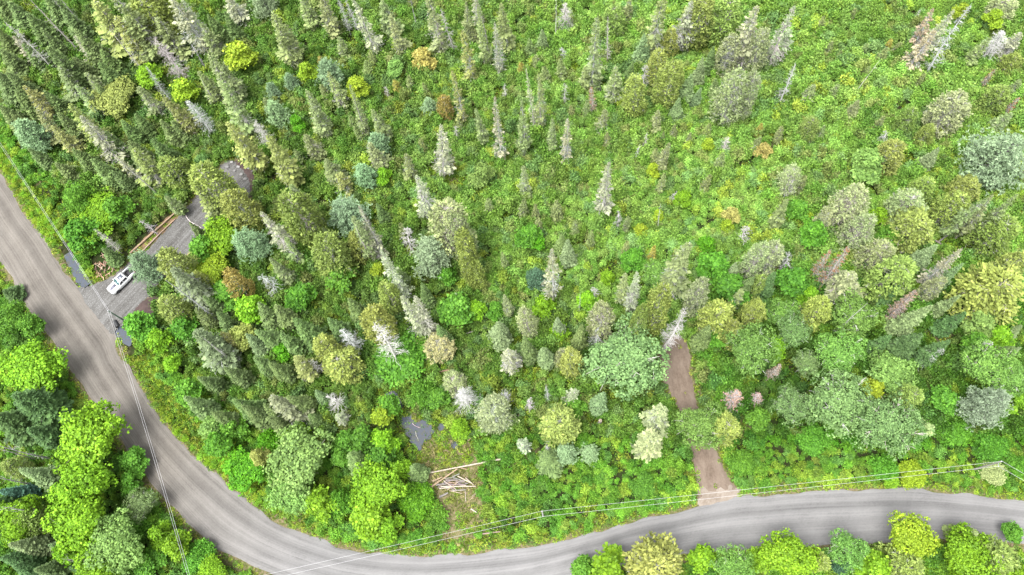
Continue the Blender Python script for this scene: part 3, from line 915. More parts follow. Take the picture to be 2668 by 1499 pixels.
def bare_trunk(h, r, seed, nlimb=8):
    """bare pole-like dead trunk with a few crooked limbs"""
    global rng
    rng = np.random.default_rng(seed)
    tb, db = MB(), MB()
    t = np.linspace(0, 1, 8); sway = rng.normal(size=2) * 0.03 * h
    ctr = lambda z: np.array([sway[0] * math.sin(z / h * 3.14), sway[1] * math.sin(z / h * 2.5), z])
    tube(tb, [ctr(h * k) - [0, 0, 0.25 * (k == 0)] for k in t], (0.013 * h + 0.05) * (1 - 0.72 * t), 7)
    for i in range(nlimb):
        z = h * rng.uniform(0.4, 0.97); a = rng.uniform(0, 6.283); ln = r * rng.uniform(0.4, 1.15)
        f = np.array([math.cos(a), math.sin(a), 0]); p = ctr(z); d = unit(f + [0, 0, rng.uniform(-0.3, 0.5)])
        rr = 0.05
        for j in range(4):
            q = p + d * ln / 4; prisms(db, [p], [q], rr, rr * 0.7, 4); rr *= 0.7; p = q
            d = unit(d + rng.normal(size=3) * 0.35 + [0, 0, 0.18])
            if j > 0:
                e = p + unit(d + rng.normal(size=3) * 0.8) * ln * 0.25; prisms(db, [p], [e], rr * 0.7, 0.01, 3)
    for z in np.arange(0.1 * h, 0.55 * h, 0.22):
        for _ in range(4):
            a = rng.uniform(0, 6.283); p = ctr(z); e = p + np.array([math.cos(a), math.sin(a), rng.uniform(-.5, .1)]) * r * rng.uniform(0.15, 0.5)
            db.quads(kites([p], [e], [0.022]), 0)
    return dict(h=h, w=2 * r, parts=[('trunk', tb.mesh('trunk', [WOOD], True), 'wood'), ('dead_branches', db.mesh('dead_branches', [WOOD]), 'wood')])

def shrub(seed, lobes=6, per=84, leaf=0.115, h=1.35, spread=0.72):
    """leafy bush about two metres across: several leafy heads on stems"""
    global rng
    rng = np.random.default_rng(seed)
    mb, sb = MB(), MB()
    for i in range(lobes):
        a = rng.uniform(0, 6.283); d = spread * math.sqrt((i + 0.3) / lobes)
        lr = rng.uniform(0.3, 0.5)
        c = np.array([math.cos(a) * d, math.sin(a) * d, h * rng.uniform(0.55, 1.0) - 0.25 * d])
        D = fib_dirs(per, -0.25, 1.0)
        C = c + (D * 0.55 + rng.normal(size=D.shape) * 0.42) * lr * 1.15 * [1, 1, 0.9]
        N = unit(D * 0.7 + [0, 0, 0.6] + rng.normal(size=D.shape) * 0.5)
        mb.quads(leaves(C, N, leaf * rng.uniform(0.65, 1.3, per)), 0, np.clip(rng.random() * 0.4 + rng.random(per) * 0.6, 0, 1))
        prisms(sb, [(0, 0, -0.1)], [c], 0.03, 0.012, 3)
    # skirt
    k = 40; a = rng.uniform(0, 6.283, k); d = rng.uniform(0.2, 1.0, k)
    C = np.stack([np.cos(a) * d, np.sin(a) * d, rng.uniform(0.15, 0.55, k) * h], 1)
    mb.quads(leaves(C, unit(rng.normal(size=C.shape) * 0.5 + [0, 0, 1]), leaf * rng.uniform(0.8, 1.4, k)), 0)
    return mb, sb

def grass_tuft(seed, n=34, h=0.55, r=0.42):
    global rng
    rng = np.random.default_rng(seed)
    mb = MB(); a = rng.uniform(0, 6.283, n); d = r * np.sqrt(rng.random(n))
    p = np.stack([np.cos(a) * d, np.sin(a) * d, np.zeros(n) - 0.05], 1)
    e = p + np.stack([np.cos(a) * rng.uniform(0.1, 0.4, n), np.sin(a) * rng.uniform(0.1, 0.4, n), h * rng.uniform(0.5, 1.1, n)], 1)
    mb.quads(kites(p, e, np.full(n, 0.045)), 0)
    return mb

def weed(seed, n=60, r=0.55, h=0.45, leaf=0.1):
    global rng
    rng = np.random.default_rng(seed)
    mb = MB(); a = rng.uniform(0, 6.283, n); d = r * np.sqrt(rng.random(n))
    C = np.stack([np.cos(a) * d, np.sin(a) * d, h * (1 - (d / r) ** 2 * 0.7) * rng.uniform(0.35, 1.05, n)], 1)
    mb.quads(leaves(C, unit(C * [0.6, 0.6, 0] + [0, 0, 0.8] + rng.normal(size=C.shape) * 0.45), leaf * rng.uniform(0.6, 1.4, n)), 0)
    return mb

PROTO = {
    'S': [conifer(14, 1.7, 11 + i, nb=7, gap=0.33, density=0.96, dead=0.35, ragged=0.38, prof=0.72) for i in range(4)] +
         [conifer(16, 1.5, 31 + i, nb=6, gap=0.34, density=0.92, dead=0.5, ragged=0.5, prof=0.6, droop=0.4) for i in range(3)],
    'G': [conifer(14, 1.7, 51 + i, nb=7, gap=0.30, density=0.72, dead=0.62, ragged=0.45, prof=0.7, droop=0.45, twig=0.34) for i in range(4)],
    'F': [conifer(11, 2.2, 71 + i, nb=8, gap=0.34, density=1.0, dead=0.06, ragged=0.2, prof=0.8, droop=0.12, lift=0.1, zlow=0.05, twig=0.5, stations=5) for i in range(4)],
    'Y': [conifer(4.5, 1.0, 91 + i, nb=7, gap=0.24, density=0.97, dead=0.3, ragged=0.35, prof=0.7, zlow=0.06, stations=3, twig=0.5) for i in range(3)],
    'C': [cedar(10, 2.3, 111 + i, dead=0.08) for i in range(5)],
    'c': [cedar(11, 2.4, 121 + i, dead=0.38, up=0.15) for i in range(4)],
    'P': [pine(11, 4.0, 131 + i) for i in range(3)],
    'T': [pine(6, 1.7, 141 + i, 0.85) for i in range(2)],
    'M': [broadleaf(9, 8, 640, 13, 0.165, 0.3, seed=151 + i, nl=10, amp=0.5) for i in range(5)],
    'm': [sapling(5, 3.4, 161 + i, nl=7 + i % 4) for i in range(6)],
    'b': [sapling(2.6, 5, 401 + i, nl=17, per=9, leaf=0.15) for i in range(4)],
    'A': [broadleaf(11, 9, 680, 15, 0.14, 0.45, 0.17, limb_vis=1, droopy=True, seed=171 + i, nl=13, amp=0.55) for i in range(4)],
    'D': [snag(12, 1.7, 181 + i) for i in range(3)] + [snag(12, 2.2, 191 + i, nb=6, fine=6, gap=0.26) for i in range(2)],
    'd': [snag(5, 0.9, 201 + i, nb=4, gap=0.24, fine=3, thick=0.8) for i in range(2)],
    'K': [bare_trunk(12, 2.2, 211 + i) for i in range(3)],
    'B': [snag(12, 1.8, 221 + i, nb=7, gap=0.24, fine=5, rust=0.45) for i in range(2)],
}

# ------------------------------------------------------------------ the trees, one by one
# measured per tile of the photograph: conifers (code, tip x, tip y, length to foot, width), minus length = height in metres;
# broad crowns (code, centre x, centre y, width, height in metres or 0)
TILES = {
(0, 0): [('K',220,-40,620,130),('K',360,-40,330,60),('K',430,-30,330,90),('D',30,150,560,120),('F',-60,-40,300,200),('F',60,20,300,190),('F',200,100,320,190),('F',300,210,330,150),
 ('F',-40,230,300,180),('F',0,380,300,200),('F',-60,540,340,220),('F',60,560,330,200),('Sy',170,660,360,160),('F',360,330,470,240),('F',320,-60,330,190),('F',580,210,380,190),('F',470,60,300,180),
 ('Sy',690,10,470,260),('S',860,-60,640,260),('Sy',860,150,420,230),('K',850,230,480,110),('C',1040,-20,390,320),('G',1290,-20,480,230),('D',1130,225,460,180),('K',1420,330,240,110),
 ('F',745,470,300,190),('F',760,380,260,170),('M',1130,570,190,0),('D',1075,490,360,90),('My',1390,680,180,0),('Myp',850,740,330,8),('My',1800,420,220,0),('My',1250,60,160,0),
 ('S',1590,450,430,230),('S',1640,630,470,190),('S',1490,540,300,150),('S',570,640,330,130),('Sy',520,810,420,200),('G',620,900,430,200),('S',250,860,340,140),('F',440,860,280,170),
 ('F',1300,900,200,150),('Sy',1270,740,360,190),('D',1400,760,330,160),('F',960,1070,260,190),('F',1140,1050,260,170),('Sy',990,1160,340,190),('K',830,1110,500,120),('C',1250,1215,230,200),('Cy',1505,1265,380,270),
 ('T',240,1000,220,0),('F',230,1120,220,130),('F',700,1180,300,180),('F',860,1290,210,140),('F',1000,870,220,140),('F',905,920,230,150),('F',1215,900,240,140),('F',1690,110,260,140),
 ('G',1740,-30,230,190),('G',1380,30,380,150),('Sy',1730,900,460,220),('F',110,700,280,170),('F',330,700,260,160),('S',410,500,350,170),('F',0,800,260,170),('S',640,560,300,150),('F',1580,120,260,150),
 ('F',560,420,300,170),('F',180,330,300,170),('G',90,260,330,130),('S',1490,160,330,150),('F',690,640,260,150),('Sy',380,950,320,150),('F',560,1130,250,160),('F',120,860,240,150),('S',1050,640,300,150),
 ('G',560,270,280,140),('S',1180,120,360,180),('F',780,1010,250,150),('F',430,1210,210,150),('G',880,1180,260,110)],
(1, 0): [('S',100,80,460,220),('P',60,0,210,11),('S',330,-70,320,160),('S',480,-50,330,150),('D',590,-60,330,80),('D',680,-40,300,80),('G',750,-60,480,160),('S',960,-10,290,180),('K',1150,-40,260,60),
 ('S',1310,-60,470,170),('D',1430,40,360,100),('S',1570,10,320,110),('S',1690,60,430,130),('S',1860,0,400,170),('G',1790,170,390,120),('Sy',1570,230,400,140),('K',620,350,130,50),('S',620,280,180,130),
 ('My',380,545,140,0),('My',755,670,170,0),('My',1060,340,75,0),('Ml',1050,520,120,0),('Mo',1260,450,160,0),('Mo',495,465,50,0),('T',560,555,190,0),('T',265,620,110,0),('T',125,690,110,0),
 ('T',150,850,170,0),('T',1300,800,110,0),('T',930,1080,170,0),('T',830,1310,170,0),('Co',1400,720,180,110),('S',545,560,290,130),('S',680,660,410,110),('S',370,680,390,170),('S',900,820,280,150),
 ('Sy',1490,540,400,110),('S',1680,820,270,110),('G',1790,770,440,130),('Mb',300,920,120,5),('G',1300,950,390,190),('S',370,1020,210,150),('S',860,1060,240,160),('S',1120,1160,200,110),
 ('S',530,1210,190,170),('Sy',630,1300,180,160),('D',-10,920,230,150),('Sy',60,1050,420,240),('G',1195,1320,330,170),('M',970,1320,120,0),('Ml',1700,1310,180,0),('d',970,660,70,60),
 ('d',1490,960,120,70),('d',1870,640,110,60),('Y',490,640,140,110),('Y',1140,580,120,100),('Y',1260,630,110,80),('Yo',1050,600,100,100),('Y',850,390,130,110),('Y',300,1130,120,100),('Y',1530,900,100,80),
 ('Y',700,880,110,110),('Y',760,960,120,110),('Y',1000,420,110,110),('F',820,440,140,120),('S',60,730,180,110),('Y',1240,1050,110,90),('S',1000,100,330,130),('G',1640,-50,260,110),('S',260,1400,170,150),('Y',1640,200,150,110)],
(2, 0): [('Kw',322,-20,300,50),('D',400,10,230,160),('S',630,105,550,170),('D',755,110,370,70),('C',790,50,220,170),('S',870,-30,220,110),('S',1110,-50,460,190),('G',1330,-10,380,200),('C',1440,-20,370,240),
 ('d',1450,140,190,150),('C',1640,-10,350,230),('G',1850,40,470,250),('Fb',1000,265,220,150),('Fb',220,215,180,110),('Fb',1440,440,220,120),('F',1530,365,190,120),('Fb',1350,555,220,140),
 ('Cy',1120,365,270,150),('Cy',1220,235,200,120),('Cg',1660,290,280,170),('Cy',1200,455,340,200),('Cy',960,570,290,170),('d',1020,480,190,110),('S',780,515,260,150),('S',560,505,180,140),
 ('Cg',1690,560,370,240),('Cg',1810,560,350,170),('d',385,605,170,70),('B',632,655,200,90),('G',150,545,420,80),('S',205,540,430,110),('S',50,745,430,130),('S',300,865,280,110),('G',410,885,340,120),
 ('S',90,1240,230,110),('G',725,1215,380,170),('S',1110,835,160,110),('S',700,845,170,120),('Fb',1400,665,150,100),('Fb',1260,755,150,120),('Y',1240,935,120,80),('d',955,1090,130,50),('d',1020,1010,120,60),
 ('S',1160,1080,210,120),('d',1630,1040,120,100),('Y',1140,1300,150,90),('My',1480,1090,90,0),('Mo',1900,1140,110,0),('My',1070,1290,100,0),('d',380,360,110,80),('Yo',60,470,110,100),('Y',370,455,140,120),
 ('Y',190,415,120,120),('Y',850,765,100,80),('Y',560,760,120,90),('Y',250,500,120,110),('F',130,290,150,110),('Y',640,560,130,110),('F',880,470,160,110),('Y',1480,930,110,90),('Y',1090,1120,120,100),
 ('Yo',1880,930,100,80),('Y',730,1000,110,90),('Y',1580,1160,130,110),('Y',1340,1010,90,70),('F',1560,600,170,120),('Y',1150,1000,100,60),('Y',450,800,100,80),('Y',1860,1040,130,110),('Cg',1900,230,330,170),('Y',1480,1330,120,100)],
(3, 0): [('G',175,45,480,200),('D',212,485,350,110),('Y',430,135,150,100),('Go',1270,80,330,150),('G',1370,60,400,160),('Go',1250,230,340,180),('D',1570,30,640,150),('D',1790,215,280,200),('G',1920,240,260,160),
 ('Cg',1830,-20,200,190),('My',1690,140,130,0),('My',1440,90,110,0),('Kw',806,445,280,40),('d',1160,75,90,40),('B',1700,520,190,70),('Cg',1460,720,320,260),('C',1770,680,230,180),('B',1890,735,210,90),
 ('Pg',1720,1180,500,14),('C',360,900,180,130),('S',340,635,160,120),('S',690,745,170,120),('Ml',750,1230,240,0),('d',880,985,150,110),('Cy',1000,1060,290,200),('Fb',1290,1110,220,130),('Cg',220,1260,210,160),
 ('d',200,1340,160,110),('C',1200,1370,210,180),('Cy',1540,1360,200,190),('C',1120,820,230,130),('Y',900,360,150,110),('Y',520,640,130,100),('Y',1000,330,120,110),('Y',660,60,110,90),('Y',430,950,130,90),
 ('Y',120,960,130,90),('Yo',930,300,100,80),('S',1830,840,220,150),('C',1880,420,180,140),('Y',1180,560,130,90),('Y',550,400,100,80),('Y',280,1330,150,110),('S',1660,280,280,120),('Y',760,500,100,80),('C',1240,960,190,120),
 ('Y',480,330,120,100),('Y',740,330,110,90),('Y',880,880,130,100),('F',720,1180,130,90),('S',1900,600,220,120)],
(0, 1): [('M',740,170,380,7),('D',690,290,270,90),('d',1060,210,160,80),('Pt',1100,555,270,9),('Cy',1215,455,330,230),('Sb',1265,545,420,270),('My',1570,600,300,7),('Co',1690,625,260,160),('K',1275,690,480,180),
 ('M',1660,330,300,8),('P',1870,390,270,9),('Cy',1760,20,300,230),('C',1260,825,230,210),('F',1470,880,200,170),('Sb',1480,1110,340,310),('M',1210,1110,180,0),('Mg',1050,1010,210,0),('Myp',1830,1080,190,0),
 ('Sy',1690,1060,190,150),('Fb',1860,1090,210,150),('Mg',60,980,300,8),('M',240,1360,470,9),('Fd',30,730,120,150),('Mg',620,300,230,0),
 ('F',1430,250,210,120),('Mg',1560,430,240,0),('F',1500,1380,200,150),('Mg',1400,1020,190,0),('M',1900,880,220,0),('Cy',1460,620,220,130),('S',1230,20,200,130),('Mg',560,60,260,0),('M',1300,1300,130,0),('Mg',1700,760,260,6),
 ('F',1560,800,200,140),('S',1480,-30,300,180),('F',1620,930,200,150),('Mg',900,130,200,0),('F',760,430,170,120),('F',1900,1250,210,160),('F',1700,1330,200,160),('Mg',230,1010,170,0)],
(1, 1): [('C',230,15,400,280),('Sb',270,-30,380,160),('P',690,170,330,10),('S',690,135,420,190),('G',760,120,440,130),('G',40,170,360,190),('P',10,400,200,8),('S',215,375,200,110),('S',125,495,240,130),('C',490,370,300,260),
 ('d',30,640,190,160),('Cg',1410,125,340,320),('Cg',1530,180,330,180),('P',1320,480,330,12),('d',1110,285,200,150),('G',945,445,420,180),('Cy',945,700,230,160),('G',1110,775,330,180),('G',1200,820,300,170),('Cy',850,870,250,220),
 ('D',860,1010,330,240),('D',630,1040,190,180),('Fg',140,855,220,190),('Fg',310,975,250,220),('Cy',470,1125,190,190),('Cy',620,1235,-9,250),('Sy',290,1265,200,180),('d',420,1280,130,100),('Mb',200,1190,150,0),
 ('M',1660,900,150,0),('Fb',1820,995,-10,190),('Cp',1360,1120,-7,210),('G',1890,1200,-11,200),('Cg',1470,1390,-7,170),('My',910,590,110,0),('Mg',1100,1250,440,4),('Fg',60,1010,230,200),('Fg',0,880,220,180),('Y',1860,460,120,80),
 ('Y',1740,40,140,110),('Cy',1640,560,170,120),('F',1240,690,170,120),('Mg',1800,900,130,0),('F',1380,1000,160,130),('Y',1080,240,150,110),('F',920,90,160,110),('F',500,270,170,120),('Fg',720,820,190,170),('Fg',560,960,190,170),
 ('Cy',1560,300,280,150),('F',1060,560,180,120),('Mg',640,620,210,0),('Mg',330,790,220,0),('Cy',1600,480,220,140),('S',1880,790,150,110),('F',110,1290,200,170),('Fg',200,1080,200,170),('Cy',720,330,230,150),('Mg',1500,880,260,0),
 ('Mg',1450,640,150,0),('Fb',1490,780,130,110)],
(2, 1): [('d',800,130,130,80),('d',1230,-10,90,80),('G',290,475,340,190),('Cg',700,865,230,190),('d',650,1010,140,150),('S',1290,325,430,250),('Gp',1250,470,330,200),('G',955,585,320,150),('S',860,640,200,130),
 ('Cy',1140,745,330,190),('D',1285,835,360,190),('Cg',1460,655,290,170),('K',1390,780,170,90),('Cy',1610,835,230,230),('Cg',1890,395,280,160),('C',1890,640,160,120),('Fb',1720,555,150,130),('S',1755,735,150,110),
 ('Fb',420,355,180,140),('Td',170,640,150,0),('Ag',850,1230,540,11),('A',1800,1190,360,12),('d',515,770,140,30),('d',640,725,110,100),('Cg',110,855,210,150),('Cy',440,1235,-9,170),('Fb',265,1175,-9,160),
 ('G',20,1185,-10,120),('My',965,290,90,0),('My',1100,180,85,0),('Mo',1650,170,120,0),('My',1620,260,90,0),('d',1790,280,130,120),('K',1150,100,190,70),('A',1110,640,230,9),('Mb',1460,400,120,0),('Mg',1510,560,220,0),
 ('Y',340,50,150,120),('Y',180,90,130,90),('Y',870,180,120,90),('Y',70,60,130,110),('Y',480,220,130,100),('Y',590,290,130,90),('Y',865,370,120,90),('Yo',1080,410,110,80),('F',370,300,150,110),('Y',190,190,120,100),
 ('Mg',130,330,190,0),('Mb',200,400,110,0),('M',560,800,150,0),('M',1290,60,130,0),('Mg',930,520,180,0),('M',720,640,110,0),('Mg',1640,700,260,6),('F',1800,620,160,130),('Cy',1880,850,200,160),('M',360,1050,130,0),('F',500,1000,170,130),
 ('F',110,1100,170,150),('C',960,900,250,130),('Mg',1000,880,150,0),('Y',1010,540,80,50),('M',240,870,160,0),('Fb',350,930,150,130),('d',1820,880,90,60),('F',1500,1000,190,160),('Cg',370,1215,-7,110),('Mg',1560,1080,210,6),('Cy',1720,1000,190,150)],
(3, 1): [('Cg',690,-10,330,240),('Cg',750,185,280,200),('Cg',1130,20,250,250),('Cy',1150,180,260,290),('d',185,460,170,120),('B',525,420,290,110),('B',645,440,390,150),('Cg',870,420,220,230),('Sl',640,590,240,290),
 ('C',1010,530,310,280),('Fb',1255,385,260,170),('G',1490,415,460,150),('Fb',1470,540,300,120),('Cy',1790,660,-12,420),('Bg',1160,735,360,150),('Fb',1200,840,350,190),('Fb',1440,770,240,110),('A',670,930,320,10),
 ('Cy',460,800,260,190),('Ag',170,1050,240,9),('A',560,1220,320,9),('Ml',950,1370,340,9),('Ag',270,1300,180,8),('Ml',1600,1000,230,0),('Fd',1150,1080,260,230),('Fd',1350,1130,260,170),('d',1690,1115,250,120),
 ('d',1320,1215,210,130),('A',1660,1330,340,10),('S',1640,0,460,150),('S',1910,10,500,150),('C',1800,240,280,280),('Bp',110,1310,150,110),('S',150,60,230,130),('My',300,200,100,0),('My',490,90,80,0),('M',850,170,120,0),
 ('K',720,850,340,100),('Cy',1920,460,330,180),('Fd',980,700,210,150),('Mg',330,300,200,0),('Mg',230,150,180,0),('Mg',930,330,170,0),('F',560,490,150,100),('Cg',60,380,260,190),('Fd',60,600,220,150),('Mg',180,680,220,0),
 ('M',310,790,150,0),('A',120,930,220,7),('Fd',1480,920,240,150),('M',1750,1090,200,0),('Fb',1930,1010,170,110),('F',1830,1150,200,150),('Cg',1330,640,260,120),('Mg',1560,1150,180,0),('M',20,1180,200,7),('Fd',930,1080,200,140),('Fb',1880,1180,180,120),
 ('S',1760,40,440,140),('C',1460,30,300,220),('A',1850,1400,260,8),('F',1050,950,180,130),('Cg',460,130,220,120)],
(0, 2): [('M',640,400,500,12),('M',610,760,420,12),('M',650,1000,470,12),('Ml',860,1200,440,11),('M',740,1420,380,10),('Fd',90,90,360,360),('Fb',135,675,330,210),('K',-60,450,440,160),('K',-60,490,330,100),('K',-90,700,350,140),
 ('K',10,935,370,170),('C',20,610,220,150),('Fb',80,1210,300,210),('C',130,1030,250,210),('Fd',30,1290,290,220),('Fb',370,1215,230,150),('K',420,1330,240,110),('Ag',1080,900,220,7),('M',1210,1130,170,0),
 ('Ft',0,790,260,160),('Fg',1370,120,280,200),('Ml',1600,310,210,6),('Fg',1600,215,230,180),('Mb',1830,640,330,5),('Mg',1000,560,200,5),('Mg',1000,720,170,5),('M',1340,1220,200,0),('Mg',1480,1310,220,3),('M',1600,1400,220,3),
 ('Fd',-60,250,330,300),('Fd',200,330,250,200),('Fd',60,1420,260,200),('Fg',250,1400,230,170),('Mg',1120,1370,230,5),('Mg',1050,1080,150,5),('Mg',1420,60,200,0),('Mg',1650,450,200,0),('Fg',1760,120,240,200),('Fg',1850,200,220,180),
 ('M',170,1000,330,10),('M',540,1250,180,8),('Fd',-80,880,300,200),('Fd',-60,1050,280,200),('Mg',1760,320,190,0),('Fd',520,1380,200,150),('Mg',950,1300,190,5),('Fd',-40,1150,240,180)],
(1, 2): [('Ml',330,560,500,10),('Ml',280,830,330,8),('M',480,900,220,7),('M',930,760,400,10),('M',860,1000,290,8),('Fg',700,540,-9,190),('Fg',1180,640,-6,170),('Fg',60,160,210,190),('Sb',130,85,270,210),('F',400,240,-6,140),
 ('Fb',430,60,-8,120),('d',540,100,-6,180),('G',600,230,-6,120),('My',950,260,150,0),('Mg',1260,80,230,4),('D',1540,60,-9,230),('d',1890,80,-5,140),('Cg',1770,190,-9,260),('Myp',40,550,140,6),('M',960,440,190,0),
 ('Mg',800,420,200,0),('Mg',680,430,190,0),('Mg',940,570,200,0),('M',1090,640,150,0),('Fg',240,60,220,170),('Fg',100,250,200,170),('Mg',1010,150,160,0),('Mg',1380,110,170,0),('M',1540,340,150,0),('M',300,380,190,5),('Mb',100,450,200,4),('Mg',620,900,200,4),('M',1010,1080,200,0),('Mb',1200,900,260,3),('Mg',640,540,150,0)],
(2, 2): [('Cy',360,260,-10,270),('Fb',660,90,-10,160),('G',70,400,-11,120),('T',425,530,160,6),('T',590,525,140,5.5),('Fg',280,560,-5,220),('Sl',1150,180,-12,220),('Sl',1080,400,-12,240),('A',1440,320,330,9),('Cy',1660,310,-9,210),
 ('Bp',1700,80,-6,200),('Bp',1860,90,-5,130),('G',440,40,-10,140),('d',135,100,-8,90),('d',265,20,-9,60),('M',720,1400,330,8),('Cy',1120,1370,-11,400),('M',1450,1320,190,6),('A',1660,1400,290,8),('M',1900,1310,210,7),
 ('Mg',1000,770,190,2.2),('Mg',540,1390,170,5),('d',270,480,-3,60),('Mg',1850,270,170,0),('Mg',1750,600,190,3),('Mg',480,170,150,0)],
(3, 2): [('Ag',190,170,260,10),('Ag',540,150,430,12),('Ag',900,310,420,11),('C',1130,60,-10,190),('Pg',1640,150,330,12),('My',780,30,160,7),('Mw',1205,330,110,2.5),('Mw',1710,680,170,2.2),('My',1090,680,200,3),('M',930,730,110,2.5),
 ('M',180,1330,400,9),('A',620,1250,280,8),('Td',560,1380,120,6),('Cy',430,1330,-7,140),('My',1080,1190,370,9),('C',1080,1350,-9,300),('M',1480,1300,420,10),('C',1800,1280,-9,300),('M',800,1400,270,8),('S',1570,1130,-8,150),
 ('Mg',1850,1120,140,4),('Mg',1320,120,190,5),('M',1870,120,170,6),('Mg',1900,620,170,3),('Mg',880,640,190,3),('Mg',340,420,230,3),('Mg',1420,360,220,3),('M',1880,1420,180,7),('Mg',1700,470,220,3)],
}
ORDER_KIND = dict(S='spruce', G='spruce', F='fir', Y='young spruce', C='cedar', P='pine', T='tamarack', M='maple', A='ash', D='dead spruce', d='dead spruce', K='bare trunk', B='dying spruce')
NAMES = dict(S='spruce_tree', G='lichen_spruce', F='fir_tree', Y='young_spruce', C='cedar_tree', P='pine_tree', T='tamarack_tree', M='maple_tree', A='ash_tree', D='dead_spruce', d='small_dead_spruce', K='bare_trunk', B='dying_spruce')
COL = {  # leaf colour, words
 'S': ((.195, .24, .095), 'olive-grey'), 'Sy': ((.235, .260, .082), 'olive-yellow'), 'Sb': ((.195, .230, .125), 'grey-green'), 'Sl': ((.26, .30, .14), 'pale green'),
 'G': ((.275, .30, .18), 'pale grey'), 'Go': ((.33, .28, .18), 'pinkish-grey'), 'Gp': ((.26, .29, .13), 'pale olive'),
 'F': ((.145, .205, .07), 'deep green'), 'Fb': ((.185, .255, .112), 'bluish-green'), 'Fd': ((.085, .15, .05), 'dark green'), 'Fg': ((.145, .21, .07), 'mossy green'), 'Ft': ((.09, .19, .12), 'teal-green'),
 'Y': ((.18, .225, .08), 'olive'), 'Yo': ((.27, .24, .055), 'rusty-olive'),
 'C': ((.195, .26, .06), 'olive'), 'Cy': ((.245, .29, .068), 'yellow-olive'), 'Co': ((.27, .235, .065), 'orange-brown'), 'Cg': ((.27, .315, .14), 'grey-olive'), 'Cp': ((.33, .31, .15), 'pinkish-olive'),
 'P': ((.225, .325, .17), 'blue-green'), 'Pg': ((.205, .275, .165), 'pale grey-green'), 'Pt': ((.20, .30, .145), 'pale green'),
 'T': ((.215, .31, .155), 'blue-green'), 'Td': ((.075, .15, .08), 'dark teal'),
 'M': ((.175, .325, .018), 'yellow-green'), 'My': ((.25, .345, .026), 'yellow'), 'Myp': ((.29, .335, .08), 'pale yellow'), 'Mo': ((.34, .30, .09), 'orange-yellow'), 'Mg': ((.10, .235, .024), 'green'),
 'Mb': ((.11, .28, .014), 'bright green'), 'Ml': ((.185, .29, .07), 'light green'), 'Mw': ((.34, .42, .17), 'white-flowering'),
 'A': ((.15, .27, .055), 'feathery green'), 'Ag': ((.16, .255, .088), 'feathery grey-green'),
 'D': ((.4, .39, .36), 'bleached grey'), 'd': ((.42, .40, .37), 'grey'), 'K': ((.40, .38, .35), 'grey'), 'Kw': ((.62, .60, .56), 'white-barked'),
 'B': ((.32, .15, .07), 'rust-red'), 'Bg': ((.32, .22, .15), 'pinkish-brown'), 'Bp': ((.30, .19, .14), 'brown-pink'),
}
WOODC = dict(S=(.30, .295, .275), G=(.37, .365, .345), F=(.17, .16, .14), Y=(.28, .27, .25), C=(.37, .365, .325), P=(.28, .27, .26), T=(.25, .24, .22), M=(.22, .20, .17), A=(.50, .49, .45), D=(.43, .425, .41), d=(.40, .395, .38), K=(.36, .35, .335), B=(.36, .33, .31))
LANDMARKS = [((310, 745), 'the white pickup truck'), ((470, 590), 'the gravel parking pad'), ((275, 690), 'the brush pile'), ((1185, 1250), 'the log pile'), ((1095, 1115), 'the small dark pond'),
 ((1840, 1200), 'the brown earth track'), ((1755, 945), 'the brown clearing'), ((1412, 1335), 'the middle utility pole'), ((2611, 1202), 'the right-hand utility pole'), ((1123, 660), 'the big blue-green pine'),
 ((1778, 800), 'the bleached snag'), ((2190, 680), 'the twin rust-red spruces'), ((2590, 410), 'the huge pale pine'), ((255, 1150), 'the left roadside maples'), ((820, 1210), 'the pale bend maple'),
 ((620, 440), 'the pad boulders'), ((2090, 0), 'the top right thicket'), ((1440, 40), 'the white birch stem'), ((900, 200), 'the yellow maples'), ((290, 255), 'the pale yellow maple'), ((60, 60), 'the top left corner'),
 ((600, 80), 'the top left conifers'), ((1860, 260), 'the broad grey cedars'), ((2470, 100), 'the pinkish spruces'), ((1340, 330), 'the narrow spruce row'), ((420, 880), 'the culvert ditch'), ((1560, 470), 'the lone whitish spruce'),
 ((2250, 1060), 'the three grey-green ashes'), ((2490, 620), 'the fallen trunks'), ((2650, 850), 'the right-edge cedar'), ((2300, 1440), 'the road-edge yellow maple'), ((560, 1080), 'the ditch-side firs'), ((980, 900), 'the white dead tree'),
 ((1640, 920), 'the round grey-green ash'), ((2000, 450), 'the open thicket'), ((60, 1450), 'the bottom left corner'), ((950, 560), 'the left blue-green pine')]
REG = []           # (object, px, adjective, noun) for the labels
CENTRE = set('MAPT')
CZ = ROT[2, 2]
def lean_height(T, Lpx):
    V = np.array(NADIR); T = np.array(T, float)
    u = V - T; dist = np.linalg.norm(u); u /= dist
    B = T + u * min(Lpx, dist * 0.5)
    dB = proj(gp(*B))[1][0]
    return max(1.8, dB * (1 - np.linalg.norm(B - V) / dist) / CZ)

prng = np.random.default_rng(99)
COUNT = {}
def vary(c, amt=0.12):
    c = np.array(c) * prng.uniform(1 - amt, 1 + amt) * prng.uniform(1 - amt * 0.5, 1 + amt * 0.5, 3)
    return (*np.clip(c, 0, 1), 1.0)

